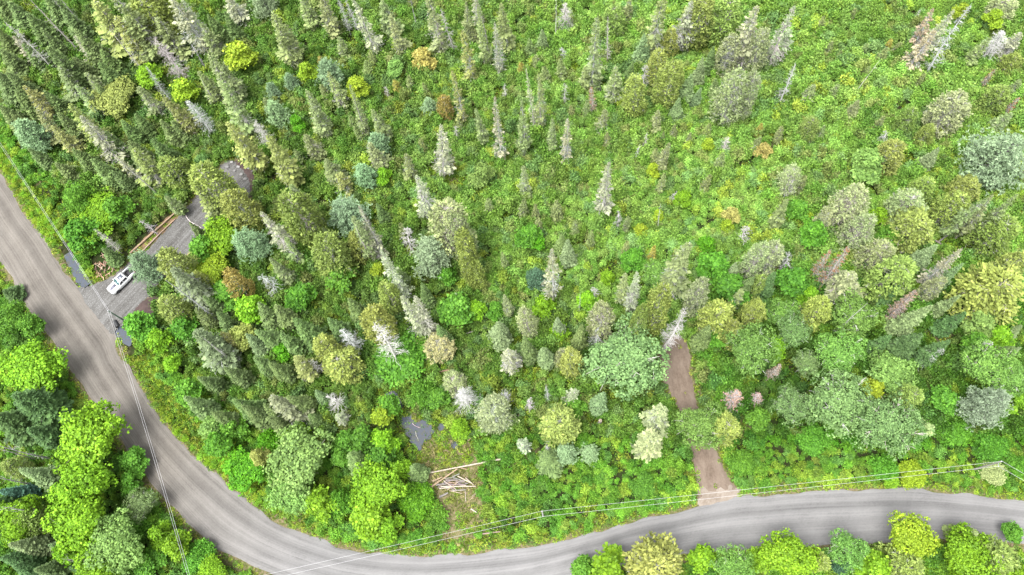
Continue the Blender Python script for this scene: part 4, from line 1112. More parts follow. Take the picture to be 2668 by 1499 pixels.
def place(code, x, y, height, width, px):
    """stand one tree: an empty at its foot, its parts copied from a tree of its kind and scaled"""
    k = code[0]
    key = ('b' if height < 4.3 and width > 3 else 'm') if (k == 'M' and (width < 7.2 or height < 4.5)) else k
    if code in ('Cg', 'Cp'): key = 'c'
    plist = PROTO[key]
    i = COUNT.get(key, 0); COUNT[key] = i + 1
    pr = plist[int(prng.integers(len(plist)))]
    root = empty(NAMES[k] if not (k == 'M' and height < 3.6) else 'leafy_shrub', (x, y, float(ground_z(np.array([[x, y]]))[0])), prng.uniform(0, 6.283))
    sx = width / pr['w']; sz = height / pr['h']
    root.scale = (sx, sx, sz)
    root.rotation_euler = (prng.normal() * 0.04, prng.normal() * 0.04, prng.uniform(0, 6.283))
    lc = vary(COL[code][0]); wc = vary(WOODC[k] if code != 'Kw' else (.66, .64, .6), 0.1); 
    tc = vary(WOODC[k], 0.12)
    for nm, me, kind in pr['parts']:
        o = bpy.data.objects.new(nm, me); scene.collection.objects.link(o); o.parent = root
        if nm not in ('trunk', 'crown'): o['kind'] = 'stuff'
        o.color = lc if kind == 'leaf' else (tc if kind == 'twig' else wc)
    size = 'tall ' if height > 15.5 else ('small ' if height < 5.0 else '')
    noun = ORDER_KIND[k] if root.name.split('.')[0] != 'leafy_shrub' else 'shrub'
    REG.append((root, px, size + COL[code][1], noun))
    return root

TREES = []
for (ci, ri), lst in TILES.items():
    ox, oy = ci * 667, ri * 500
    for code, x, y, a, b in lst:
        px, py = ox + x / 2.894, oy + y / 2.894
        k = code[0]
        if k in CENTRE:
            wpx = a / 2.894
            # metres per pixel at the crown
            h = b or 6.0
            d = proj(gp(px, py, h * 0.6))[1][0]
            w = wpx * d / FPX
            if not b:
                h = {'M': w * 1.05 + 2.2, 'A': w * 0.9 + 4, 'P': w * 1.25 + 2, 'T': w * 1.5 + 1.2}[k]
            cz = 0.6 * h if k != 'P' else 0.55 * h
            p = gp(px, py, cz)
            TREES.append((code, p[0], p[1], h, w * (1.18 if k == 'A' else 1.06), (px, py)))
        else:
            h = -a if a < 0 else lean_height((px, py), a / 2.894) * 1.06
            h = min(h, 23.0)
            p = gp(px, py, h)
            d = proj(p)[1][0]
            w = b / 2.894 * d / FPX
            if k in 'Dd': w *= 1.1
            if k == 'F': w *= 1.2
            if k in 'SG': w *= 1.12
            if k == 'D' and h < 6: code = 'd'
            TREES.append((code, p[0], p[1], h, max(w, 0.5), (px, py)))
for t in TREES: place(*t)
TREE_XY = np.array([[t[1], t[2], t[4]] for t in TREES])

# trees beyond the frame so that a step aside still looks into forest (none stands inside the picture)
def fringe():
    r = np.random.default_rng(5)
    pool = ['S', 'F', 'S', 'G', 'C', 'Y', 'Mg', 'F', 'Sy']
    n = 0
    for _ in range(4000):
        if n >= 90: break
        px, py = r.uniform(-260, IW + 260), r.uniform(-190, IH + 130)
        if -95 < px < IW + 95 and -120 < py < IH + 60: continue
        p = gp(px, py)
        P = p[None, :2]
        if inpoly(P, road_poly)[0] or polydist(P, np.vstack([road_poly, road_poly[:1]]))[0] < 4: continue
        code = pool[int(r.integers(len(pool)))]
        h = {'S': 13, 'F': 9, 'G': 13, 'C': 9, 'Y': 4, 'M': 6}[code[0]] * r.uniform(0.7, 1.2)
        w = {'S': 3.2, 'F': 3.6, 'G': 3.2, 'C': 4, 'Y': 2, 'M': 5}[code[0]] * r.uniform(0.8, 1.2)
        tp = proj(np.array([p[0], p[1], h]))[0][0]
        if -30 < tp[0] < IW + 30 and -30 < tp[1] < IH + 30: continue
        place(code, p[0], p[1], h, w, (px, py)); n += 1
fringe()

# ------------------------------------------------------------------ undergrowth
def mass_object(name, P, Z, COLR, SC, IDX, coll, label, cat):
    """one object: many small plants standing at measured spots (geometry nodes, meshes of the given set)"""
    n = len(P)
    me = bpy.data.meshes.new(name)
    me.vertices.add(n); me.vertices.foreach_set('co', np.c_[P[:, :2], Z].ravel().astype(np.float32))
    a = me.attributes.new('icol', 'FLOAT_COLOR', 'POINT'); a.data.foreach_set('color', np.c_[COLR, np.ones(n)].ravel().astype(np.float32))
    a = me.attributes.new('iscale', 'FLOAT_VECTOR', 'POINT'); a.data.foreach_set('vector', SC.ravel().astype(np.float32))
    a = me.attributes.new('irot', 'FLOAT_VECTOR', 'POINT')
    ro = np.c_[prng.normal(0, .1, n), prng.normal(0, .1, n), prng.uniform(0, 6.283, n)]
    a.data.foreach_set('vector', ro.ravel().astype(np.float32))
    a = me.attributes.new('iidx', 'INT', 'POINT'); a.data.foreach_set('value', IDX.astype(np.int32))
    o = link(name, me)
    ng = bpy.data.node_groups.new(name, 'GeometryNodeTree')
    ng.interface.new_socket('Geometry', in_out='INPUT', socket_type='NodeSocketGeometry')
    ng.interface.new_socket('Geometry', in_out='OUTPUT', socket_type='NodeSocketGeometry')
    N, L = ng.nodes, ng.links
    gi, go = N.new('NodeGroupInput'), N.new('NodeGroupOutput')
    ci = N.new('GeometryNodeCollectionInfo'); ci.inputs['Collection'].default_value = coll
    ci.inputs['Separate Children'].default_value = True; ci.inputs['Reset Children'].default_value = True
    ip = N.new('GeometryNodeInstanceOnPoints'); ip.inputs['Pick Instance'].default_value = True
    def na(nm, ty):
        q = N.new('GeometryNodeInputNamedAttribute'); q.data_type = ty; q.inputs['Name'].default_value = nm
        return [s for s in q.outputs if s.enabled and s.name == 'Attribute'][0]
    er = N.new('FunctionNodeEulerToRotation')
    L.new(na('irot', 'FLOAT_VECTOR'), er.inputs[0])
    L.new(gi.outputs[0], ip.inputs['Points']); L.new(ci.outputs[0], ip.inputs['Instance'])
    L.new(na('iidx', 'INT'), ip.inputs['Instance Index']); L.new(er.outputs[0], ip.inputs['Rotation'])
    L.new(na('iscale', 'FLOAT_VECTOR'), ip.inputs['Scale']); L.new(ip.outputs[0], go.inputs[0])
    md = o.modifiers.new('plants', 'NODES'); md.node_group = ng
    return tag(o, label, cat, kind='stuff')

SHRUBS = [shrub(300 + i, lobes=5 + i % 4, h=1.2 + 0.12 * (i % 5)) for i in range(8)]
def plant_set(name, mbs):
    c = bpy.data.collections.new(name)
    for i, m in enumerate(mbs):
        o = bpy.data.objects.new('%s_%02d' % (name, i), m.mesh('%s_%02d' % (name, i), [LEAF_I])); c.objects.link(o)
    return c
coll_shrub = plant_set('bush_kind', [s[0] for s in SHRUBS])
coll_weed = plant_set('weed_kind', [weed(330 + i) for i in range(4)] + [grass_tuft(340 + i) for i in range(3)])

def scatter(step, seed):
    r = np.random.default_rng(seed)
    g = np.stack(np.meshgrid(np.arange(-150, 155, step), np.arange(-24, 176, step)), -1).reshape(-1, 2)
    g = g + r.uniform(-0.48, 0.48, g.shape) * step
    px, d = proj(np.c_[g, np.zeros(len(g))])
    ok = (px[:, 0] > -170) & (px[:, 0] < IW + 170) & (px[:, 1] > -190) & (px[:, 1] < IH + 120)
    return g[ok], px[ok], r

def dist_out(P, poly):
    d = polydist(P, np.vstack([poly, poly[:1]]))
    d[inpoly(P, poly)] = 0
    return d

RIN, ROUT = road_in, road_out
# --- bushes
g, px, r = scatter(1.06, 21)
dr = dist_out(g, road_poly); dd = dist_out(g, DRIVE); dt = dist_out(g, TRACK)
dpond = np.minimum.reduce([dist_out(g, q) for q in (POND, POND2, POND3, POND4)])
dditch = np.minimum(polydist(g, DITCH_A[8:]), polydist(g, DITCH_B))
dclear = dist_out(g, CLEARING); dso = np.minimum.reduce([dist_out(g, SOIL), dist_out(g, PADEND), dist_out(g, BANK)])
inner = inpoly(px, ROAD_IN + [(2668, -600), (-400, -600)])
brush = np.hypot(px[:, 0] - 272, px[:, 1] - 690)
keep = (dr > np.where(inner, 1.2, 1.3)) & (dd > 0.9) & (dt > 0.9) & (dpond > 0.7) & (dditch > 1.9) & (dclear > 0.4) & (dso > 0.6) & (brush > 34)
verge = inner & (px[:, 0] < 720) & (dr < 3.4)
hedge = verge & (dr > 0.55) & (dr < 3.3) & (dditch > 1.5) & (dd > 0.6)
keep = (keep & ~verge) | hedge
keep &= ~(inpoly(g, OPEN_R) & (r.random(len(g)) < 0.8))
# a few natural openings in the undergrowth
hole = vnoise(g[:, 0], g[:, 1], 5.0, 33)
keep &= ~((hole > 0.80) & (r.random(len(g)) < 0.7))
# pond surroundings and the storm-felled strip left of the track are more open
ng_ = (np.hypot((px[:, 0] - 1120) / 1.3, px[:, 1] - 1090) < 120) | (np.hypot((px[:, 0] - 1480) / 1.5, px[:, 1] - 1030) < 100)
keep &= ~(ng_ & (r.random(len(g)) < 0.4))
g, px, dr, inner, hedge = g[keep], px[keep], dr[keep], inner[keep], hedge[keep]
n = len(g)
PAL = np.array([(.135, .235, .036), (.165, .270, .052), (.098, .185, .028), (.220, .295, .04), (.14, .235, .068), (.17, .22, .058)])
lf = vnoise(g[:, 0], g[:, 1], 13, 41); lf2 = vnoise(g[:, 0], g[:, 1], 4.5, 42)
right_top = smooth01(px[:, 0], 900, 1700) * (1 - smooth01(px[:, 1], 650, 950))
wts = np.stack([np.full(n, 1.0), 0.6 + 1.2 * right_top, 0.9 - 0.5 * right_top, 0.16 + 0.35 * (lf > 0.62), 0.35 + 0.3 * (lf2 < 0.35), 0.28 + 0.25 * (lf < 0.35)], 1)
near = (px[:, 1] > 1130 - 0.0 * px[:, 0]) & (px[:, 0] > 620) | ((px[:, 0] < 760) & inner & (dr < 9)) | (~inner)
NEARP = 1.1 * np.array([(.095, .215, .020), (.125, .25, .024), (.075, .165, .020), (.180, .275, .027), (.105, .22, .038), (.155, .235, .03)])
wts[near] = [1.0, 1.0, 0.7, 0.45, 0.5, 0.3]
cw = np.cumsum(wts, 1) / wts.sum(1, keepdims=True)
ci_ = (r.random((n, 1)) > cw).sum(1)
C = np.where(near[:, None], NEARP[ci_], PAL[ci_])
C = 1.25 * C * (0.80 + 0.4 * lf2[:, None]) * r.uniform(0.86, 1.14, (n, 1)) * r.uniform(0.94, 1.06, (n, 3))
shade_zone = smooth01(px[:, 0], 1750, 1950) * smooth01(px[:, 1], 640, 780) * (1 - smooth01(px[:, 1], 1120, 1200))  # bushes here coloured darker: shade beneath the trees put into their colour
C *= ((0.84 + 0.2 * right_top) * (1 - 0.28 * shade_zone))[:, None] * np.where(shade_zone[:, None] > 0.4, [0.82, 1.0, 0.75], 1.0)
s = 1.12 * r.uniform(0.6, 1.25, n) * (0.78 + 0.5 * vnoise(g[:, 0], g[:, 1], 6, 43))
s *= np.where(near, 0.8, 1.0)
zs = s * r.uniform(0.7, 1.75, n) * np.where(near, 0.75, 1.0)
low = dr < 3.0
zs[low] *= 0.7
C[hedge] = np.array([(.17, .30, .014), (.135, .27, .016), (.21, .30, .02)])[r.integers(0, 3, hedge.sum())] * r.uniform(.85, 1.15, (hedge.sum(), 1))
s[hedge] *= 0.8; zs[hedge] = s[hedge] * r.uniform(0.4, 0.75, hedge.sum())
IDX = r.integers(0, 8, n)
# the bushes nearest to the camera that stand free along the road are things of their own
score = np.where((px[:, 0] > 0) & (px[:, 0] < IW) & (px[:, 1] < IH) & (dr < 5.0), s * zs, 0)
own = np.argsort(-score)[:150]
mask = np.ones(n, bool); mask[own] = False
SH_ME = [(mb.mesh('foliage', [LEAF]), sb.mesh('stems', [WOOD])) for mb, sb in SHRUBS]
for i in own:
    z0 = float(ground_z(g[i:i + 1])[0])
    root = empty('leafy_shrub', (g[i, 0], g[i, 1], z0), prng.uniform(0, 6.283)); root.scale = (s[i] * 1.05, s[i] * 1.05, zs[i] * 1.05)
    f, st = SH_ME[IDX[i]]
    o = link('foliage', f, root); o.color = (*C[i], 1)
    o = link('stems', st, root); o['kind'] = 'stuff'; o.color = (.16, .12, .08, 1)
    REG.append((root, tuple(px[i]), 'yellow-green' if C[i][0] > 0.16 else 'green', 'roadside shrub'))
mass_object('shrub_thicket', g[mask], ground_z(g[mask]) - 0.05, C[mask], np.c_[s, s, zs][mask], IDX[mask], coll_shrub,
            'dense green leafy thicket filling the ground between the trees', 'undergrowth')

# --- low plants: verges, ditch banks, clearing, track edges
g, px, r = scatter(0.52, 22)
dr = dist_out(g, road_poly)
inner = inpoly(px, ROAD_IN + [(2668, -600), (-400, -600)])
dd = dist_out(g, DRIVE); dt = dist_out(g, TRACK); dclear = dist_out(g, CLEARING)
dpond = np.minimum.reduce([dist_out(g, q) for q in (POND, POND2, POND3, POND4)])
dditch = np.minimum(polydist(g, DITCH_A[8:]), polydist(g, DITCH_B[:18]))
verge_ditch = polydist(g, DITCH_B) < 2.2
dso = np.minimum(dist_out(g, SOIL), dist_out(g, PADEND))
verge = (dr > 0.15) & (dr < np.where(inner & (px[:, 0] < 720), 4.2, 2.4))
verge &= ~((dr < 1.6) & (~inner) & (r.random(len(g)) < 0.55))
edges = ((dd > 0.1) & (dd < 2.2) & (r.random(len(g)) < 0.45)) | ((dt > 0.0) & (dt < 1.6) & (r.random(len(g)) < 0.75))
pondb = (dpond > 0.05) & (dpond < 3.5)
clear = (dclear < 0.6) & (r.random(len(g)) < np.clip(vnoise(g[:, 0], g[:, 1], 2.2, 51) * 1.5 - 0.3, 0, 1))
openr = inpoly(g, OPEN_R)
ng_ = (np.hypot((px[:, 0] - 1120) / 1.3, px[:, 1] - 1090) < 125) | (np.hypot((px[:, 0] - 1480) / 1.5, px[:, 1] - 1030) < 105)
hole = (vnoise(g[:, 0], g[:, 1], 5.0, 33) > 0.77) & (r.random(len(g)) < 0.7)
intrack = (dt == 0) & (r.random(len(g)) < 0.05)
keep = (verge | verge_ditch | edges | pondb | clear | openr | ng_ | hole) & (dr > 0.1) & (dd > 0.1) & (dt > 0.1) & (dpond > 0.0) & (dditch > 1.0) & (dso > 0.2) | (intrack & (dr > 1))
keep &= np.hypot(px[:, 0] - 272, px[:, 1] - 690) > 20
keep |= (dpond == 0) & (r.random(len(g)) < 0.16)
keep &= ~((dditch < 2.2) & (r.random(len(g)) < 0.35))
g, px, dr, clear, inner, verge = g[keep], px[keep], dr[keep], clear[keep], inner[keep], verge[keep]
n = len(g)
C = np.array([(.19, .285, .02), (.13, .24, .025), (.24, .28, .035), (.10, .19, .025)])[r.choice(4, n, p=[.35, .3, .2, .15])]
dry = np.array([(.30, .27, .11), (.22, .26, .05), (.17, .25, .03)])[r.choice(3, n, p=[.35, .35, .3])]
C = np.where(clear[:, None], dry, C) * r.uniform(0.8, 1.2, (n, 1))
s = r.uniform(0.6, 1.15, n) * np.where(verge & inner & (px[:, 0] < 720), 1.15, 0.9)
zs = s * r.uniform(0.6, 1.2, n) * np.where(dr < 0.8, 0.55, 1.0)
IDX = np.where(r.random(n) < np.where(clear, 0.3, 0.72), r.integers(0, 4, n), r.integers(4, 7, n))
mass_object('verge_plants', g, ground_z(g) + 0.02, C, np.c_[s, s, zs], IDX, coll_weed,
            'low yellow-green weeds and grass along the verges, banks and clearing', 'weeds')
print('plants', mask.sum(), n)

# ------------------------------------------------------------------ pickup truck
def make_truck():
    WHITE = plain('white_paint', (0.78, 0.79, 0.8), 0.28, 0, 0.5, 0.6)
    STRIPE = plain('dark_stripe', (0.12, 0.12, 0.16), 0.45)
    GLASS = plain('tinted_glass', (0.012, 0.014, 0.02), 0.06, 0, 0.9)
    WIND = plain('windscreen_glass', (0.015, 0.075, 0.085), 0.06, 0, 0.9)
    SUNR = plain('roof_glass', (0.10, 0.11, 0.14), 0.1, 0, 0.9)
    BLACK = plain('black_trim', (0.012, 0.012, 0.014), 0.6)
    RUB = plain('tyre_rubber', (0.015, 0.015, 0.017), 0.9)
    RIM = plain('alloy', (0.10, 0.10, 0.11), 0.35, 0.8)
    LAMP = plain('lamp_glass', (0.7, 0.72, 0.75), 0.1)
    RED = plain('tail_lamp', (0.35, 0.02, 0.02), 0.2)
    BED = plain('bed_liner', (0.03, 0.03, 0.032), 0.8)
    a, b = gp(292.5, 764.5, 0.2), gp(342, 717, 0.2)
    d = b - a; yaw = math.atan2(-d[1], -d[0])
    c = a + unit(d) * 2.85
    root = empty('pickup_truck', (c[0], c[1], 0.13), yaw)
    tag(root, 'white pickup truck with dark bonnet stripe parked on the gravel driveway', 'pickup truck')
    # lower body: lofted cross-sections along x (front +x)
    secs = [(2.90, .70, .55, .98), (2.82, .86, .40, 1.06), (2.55, .95, .34, 1.12), (1.9, .99, .34, 1.16), (1.05, 1.0, .34, 1.20), (0.0, 1.0, .34, 1.16), (-1.2, 1.0, .34, 1.18), (-1.25, 1.0, .36, 1.28), (-2.75, .98, .42, 1.30), (-2.85, .95, .50, 1.24)]
    mb = MB(); V = []; K = 8
    for x, w, z0, z1 in secs:
        V += [(x, -w * .92, z0), (x, -w, z0 + .16), (x, -w, z1 - .16), (x, -w * .93, z1 - .02), (x, w * .93, z1 - .02), (x, w, z1 - .16), (x, w, z0 + .16), (x, w * .92, z0)]
    F = []
    for i in range(len(secs) - 1):
        for k in range(K):
            if i >= 7 and k == 3: continue
            F.append([i * K + k, i * K + (k + 1) % K, (i + 1) * K + (k + 1) % K, (i + 1) * K + k])
    mb.poly(V, F)
    mb.poly(V[:K], [list(range(K))]); mb.poly(V[-K:], [list(range(K))[::-1]])
    body = mb.build('body', WHITE, root, True)
    # bed: floor and inner walls
    mb = MB(); box(mb, (-2.02, 0, .74), (1.42, 1.62, .06)); mb.build('bed_floor', BED, root)
    for sy in (-1, 1):
        mb = MB(); box(mb, (-2.02, sy * .88, 1.24), (1.48, .15, .10)); mb.build('bed_rail', WHITE, root)
    mb = MB(); box(mb, (-2.80, 0, 1.02), (.07, 1.66, .52)); mb.build('tailgate', WHITE, root)
    # cab
    mb = MB()
    cs = [(1.08, .93, 1.17), (0.38, .74, 1.80), (0.20, .76, 1.86), (-0.95, .76, 1.87), (-1.12, .75, 1.82), (-1.24, .92, 1.22)]
    V = []
    for x, w, z in cs: V += [(x, -w, z), (x, w, z)]
    base = [(1.08, .95, 1.15), (-1.24, .95, 1.15)]
    F = [[2 * i, 2 * i + 1, 2 * i + 3, 2 * i + 2] for i in range(5)]
    mb.poly(V, F)
    for s_, q in ((0, 1), (1, -1)):
        idx = [2 * i + s_ for i in range(6)]
        P = [V[i] for i in idx] + [(-1.24, (-.95 if s_ == 0 else .95), 1.15), (1.08, (-.95 if s_ == 0 else .95), 1.15)]
        mb.poly(P, [list(range(8))[::q]])
    mb.build('cab', WHITE, root)
    def pane(name, pts, mat, lift=(0, 0, 0.012)):
        m = MB(); P = np.array(pts, float) + lift
        m.poly(np.vstack([P, P - np.array(lift) * 0.8]), [[0, 1, 2, 3], [0, 4, 5, 1], [1, 5, 6, 2], [2, 6, 7, 3], [3, 7, 4, 0]]); return m.build(name, mat, root)
    pane('windscreen', [(1.02, -.84, 1.225), (1.02, .84, 1.225), (.42, .68, 1.765), (.42, -.68, 1.765)], WIND, (.012, 0, .014))
    pane('rear_window', [(-1.14, -.66, 1.76), (-1.14, .66, 1.76), (-1.225, .78, 1.29), (-1.225, -.78, 1.29)], GLASS, (-.014, 0, .004))
    pane('sunroof', [(.12, -.47, 1.868), (.12, .47, 1.868), (-.88, .47, 1.875), (-.88, -.47, 1.875)], SUNR)
    for sy in (-1, 1):
        def side(x, z):       # point on the sloping cab side
            t = (z - 1.17) / 0.66; return (x, sy * (.93 - .18 * t), z)
        pane('side_window', [side(.78, 1.26), side(-.08, 1.26), side(-.08, 1.72), side(.36, 1.72)], GLASS, (0, sy * .016, .006))
        pane('side_window', [side(-.16, 1.26), side(-1.06, 1.26), side(-.98, 1.72), side(-.16, 1.72)], GLASS, (0, sy * .016, .006))
        mb = MB(); box(mb, (.72, sy * 1.12, 1.30), (.16, .24, .20)); mb.build('mirror', WHITE, root)
        mb = MB(); box(mb, (0, sy * 1.01, .36), (2.2, .12, .10)); mb.build('running_board', BLACK, root)
        mb = MB(); box(mb, (2.70, sy * .72, .93), (.26, .34, .16)); mb.build('headlight', LAMP, root)
        mb = MB(); box(mb, (-2.80, sy * .90, 1.06), (.12, .14, .34)); mb.build('tail_light', RED, root)
        mb = MB(); box(mb, (-.45, sy * .64, 1.91), (1.3, .04, .05)); mb.build('roof_rail', BLACK, root)
        for x in (1.80, -1.85):
            w = empty('wheel', (x, sy * .92, .30)); w.parent = root
            tb = MB(); ring = [(-.13, .30), (-.12, .38), (0, .40), (.12, .38), (.13, .30)]
            tube(tb, [(0, q[0], 0) for q in ring], [q[1] for q in ring], 20); tb.build('tyre', RUB, w, True)
            tb = MB(); tube(tb, [(0, -.14, 0), (0, .14, 0)], [.23, .23], 14); tb.build('rim', RIM, w)
            mb = MB()
            an = np.linspace(-.25, math.pi + .25, 12); V = []
            for t in an: V += [(x + .42 * math.cos(t), sy * .985, .34 + .42 * math.sin(t)), (x + .52 * math.cos(t), sy * 1.025, .34 + .5 * math.sin(t)), (x + .42 * math.cos(t), sy * 1.03, .34 + .42 * math.sin(t))]
            mb.poly(V, [[3 * i + k, 3 * i + (k + 1) % 3, 3 * i + 3 + (k + 1) % 3, 3 * i + 3 + k] for i in range(11) for k in range(3)])
            mb.build('wheel_arch', BLACK, root)
    pane('bonnet_stripe', [(2.56, -.26, 1.105), (2.56, .26, 1.105), (1.2, .36, 1.19), (1.2, -.36, 1.19)], STRIPE, (0, 0, .016))
    mb = MB(); box(mb, (2.885, 0, .74), (.06, 1.2, .28)); mb.build('grille', BLACK, root)
    mb = MB(); box(mb, (2.90, 0, .48), (.14, 1.6, .16)); mb.build('front_bumper', BLACK, root)
make_truck()

# ------------------------------------------------------------------ utility poles and wires
POLE_M = wood_material('pole_wood', (0.24, 0.235, 0.20), 0.3)
POLE_G = wood_material('pole_treated', (0.10, 0.14, 0.11), 0.3)
WIRE_M = plain('bare_aluminium_wire', (0.42, 0.42, 0.43), 0.9, 0.0, 0.1)
CER = plain('porcelain', (0.55, 0.56, 0.58), 0.3)
GALV = plain('galvanised_steel', (0.42, 0.43, 0.45), 0.5, 0.6)
PH = 9.0
NEUTRAL = {'far': (8, 3), 'left': (7, 5), 'corner': (9, 11), 'mid': (3, 14), 'right': (-9, 13), 'end': (-4, 14)}
PN = {}
def make_pole(key, tip, label, mat, height=PH):
    p = gp(*tip, height)
    root = empty('utility_pole', (p[0], p[1], 0.0), prng.uniform(0, 6))
    tag(root, label, 'utility pole', 'poles carrying the overhead wires')
    mb = MB(); tube(mb, [(0, 0, -.4), (0, 0, height * .5), (0, 0, height - .25)], [.17, .145, .115], 12); mb.build('shaft', mat, root, True)
    mb = MB(); tube(mb, [(0, 0, height - .25), (0, 0, height - .15), (0, 0, height - .1), (0, 0, height)], [.05, .09, .06, .05], 10); mb.build('insulator', CER, root, True)
    root.rotation_euler = (0, 0, 0)
    q = gp(tip[0] + NEUTRAL[key][0], tip[1] + NEUTRAL[key][1], height - 0.7); PN[key] = q
    e = np.array([q[0] - p[0], q[1] - p[1], height - 0.78])
    mb = MB(); tube(mb, [(0, 0, height - 0.9), e], [.05, .04], 6); mb.build('bracket', GALV, root)
    mb = MB(); tube(mb, [e - [0, 0, .04], e + [0, 0, .02], e + [0, 0, .09]], [.04, .06, .04], 8); mb.build('insulator', CER, root, True)
    mb = MB(); box(mb, (.13, 0, height - 1.05), (.06, .05, 1.2)); mb.build('ground_strap', GALV, root)
    return np.array([p[0], p[1], height])
tips = {'far': (-330, -120), 'left': (280, 809), 'corner': (500, 1541), 'mid': (1412, 1332), 'right': (2611, 1202), 'end': (3180, 1512)}
PT = {}
PT['left'] = make_pole('left', tips['left'], 'green-stained wooden utility pole at the driveway mouth near the truck', POLE_G)
PT['mid'] = make_pole('mid', tips['mid'], 'wooden utility pole seen from above in bushes left of the earth track', POLE_M)
PT['right'] = make_pole('right', tips['right'], 'grey wooden utility pole leaning outward near the right edge', POLE_M)
for k_, l_ in (('far', 'utility pole beyond the upper left edge of the picture'), ('corner', 'utility pole on the outer side of the road bend, below the picture'), ('end', 'utility pole beyond the right edge of the picture')):
    PT[k_] = make_pole(k_, tips[k_], l_, POLE_M)
def make_wire(a, b, dz, label):
    A, B = (PT[a], PT[b]) if dz == 0 else (PN[a], PN[b])
    t = np.linspace(0, 1, 25)[:, None]
    P = A + (B - A) * t; P[:, 2] -= (0.55 * 4 * t * (1 - t))[:, 0]
    mb = MB(); tube(mb, P, [.018] * 25, 5, cap=False)
    tag(mb.build('overhead_wire', WIRE_M, None, True), label, 'wire', 'overhead wires along the road')
for a_, b_, w_ in (('far', 'left', 'running from the top left edge down to the driveway pole'), ('left', 'corner', 'crossing the road from the driveway pole to the bottom edge'),
                   ('corner', 'mid', 'from the bottom edge to the middle pole'), ('mid', 'right', 'above the bushes between the middle and right poles'), ('right', 'end', 'leaving the right pole toward the right edge')):
    make_wire(a_, b_, 0.0, 'upper overhead wire ' + w_)
    make_wire(a_, b_, 1.8, 'lower overhead wire ' + w_)

# ------------------------------------------------------------------ logs, sticks, boulders, culvert
def log(a, b, r, z0, z1, col, label, name='log', group=None, cat='log', taper=0.75, bend=0.0, ends=(0.4, 0.32, 0.22), n=9):
    A, B = gp(*a, z0), gp(*b, z1)
    A[2], B[2] = z0, z1
    m = (A + B) / 2; L_ = np.linalg.norm(B - A)
    root = empty(name, (m[0], m[1], 0)); 
    t = np.linspace(0, 1, 6)
    side = unit(np.cross(B - A, [0, 0, 1.0]))
    P = np.array([A + (B - A) * q + side * bend * L_ * math.sin(q * math.pi * 1.5) for q in t]) - np.array([m[0], m[1], 0])
    mb = MB(); tube(mb, P, r * (1 - (1 - taper) * t) * (1 + prng.normal(size=6) * 0.04), n, cap=False)
    o = mb.build('bark', WOOD, root, True); o.color = vary(col, 0.15)
    for e in (0, -1):
        rr = r if e == 0 else r * taper
        mb = MB(); d = unit(P[1] - P[0]) if e == 0 else unit(P[-2] - P[-1])
        tube(mb, [P[e] - d * 0.012, P[e] + d * 0.02], [rr * .97] * 2, n)
        o = mb.build('cut_end', WOOD, root); o.color = (*ends, 1)
    tag(root, label, cat, group)
    return root
Z7 = lambda x, y: (1080 + x / 6.577, 1160 + y / 6.577)
GREY, TAN, PALE = (.20, .175, .16), (.32, .235, .16), (.38, .32, .26)
PILE = [((290, 715), (735, 405), .17, .55, .7, TAN, 'long tan log slanting up the left side of the log pile'), ((310, 620), (480, 545), .16, .2, .3, TAN, 'short tan log at the upper left of the log pile'),
 ((370, 690), (560, 640), .17, .2, .25, GREY, 'short thick grey log at the left end of the log pile'), ((450, 710), (1050, 705), .14, .55, .45, PALE, 'long pale log lying straight across the log pile'),
 ((430, 745), (880, 690), .13, .3, .4, PALE, 'pale log just below the long straight one in the log pile'), ((640, 780), (880, 765), .16, .2, .2, GREY, 'grey log at the bottom right of the log pile'),
 ((640, 550), (860, 620), .18, .3, .25, GREY, 'thick grey log at the top middle of the log pile'), ((740, 530), (970, 650), .14, .45, .35, PALE, 'pale log slanting down the right side of the log pile'),
 ((875, 560), (1010, 680), .10, .4, .35, PALE, 'thin pale log at the outer right side of the log pile'), ((500, 610), (710, 760), .09, .85, .6, PALE, 'thin pale pole crossing the log pile from upper left'),
 ((560, 770), (740, 640), .07, .6, .8, TAN, 'thin tan pole crossing the log pile from lower left'), ((600, 780), (815, 830), .07, .2, .15, PALE, 'thin bowed pole along the lower edge of the log pile'),
 ((430, 890), (575, 818), .22, .22, .22, GREY, 'thick log with white cut end lying below the log pile'), ((650, 545), (770, 490), .13, .4, .5, GREY, 'short grey log at the top of the log pile'),
 ((530, 600), (745, 600), .15, .5, .5, GREY, 'grey log in the upper centre of the log pile'), ((550, 630), (725, 655), .14, .35, .35, TAN, 'tan log buried in the centre of the log pile'),
 ((480, 660), (640, 598), .13, .42, .46, GREY, 'grey slanted log in the left centre of the log pile'), ((760, 700), (925, 648), .12, .35, .4, GREY, 'grey slanted log in the right centre of the log pile'),
 ((868, 790), (880, 975), .06, .08, .06, PALE, 'thin upright-lying stick below the right end of the log pile'), ((950, 940), (1110, 790), .07, .12, .12, TAN, 'split tan pole lying right below the log pile'),
 ((985, 880), (1085, 788), .06, .22, .2, PALE, 'short pale pole beside the split tan pole'), ((968, 1092), (1082, 1168), .16, .16, .16, PALE, 'short whitish log lying alone below the log pile'),
 ((500, 572), (640, 560), .12, .55, .55, GREY, 'short grey log under the slanting tan log'), ((580, 682), (862, 668), .12, .62, .6, GREY, 'grey log on top in the middle of the log pile'),
 ((700, 640), (905, 600), .12, .3, .3, GREY, 'grey log under the right shoulder of the log pile'), ((400, 730), (660, 745), .14, .15, .15, GREY, 'grey log at the bottom left of the log pile'),
 ((800, 395), (905, 415), .08, .08, .08, TAN, 'broken tan stick above the log pile'), ((330, 690), (420, 600), .10, .15, .15, TAN, 'stubby tan log under the left end of the log pile')]
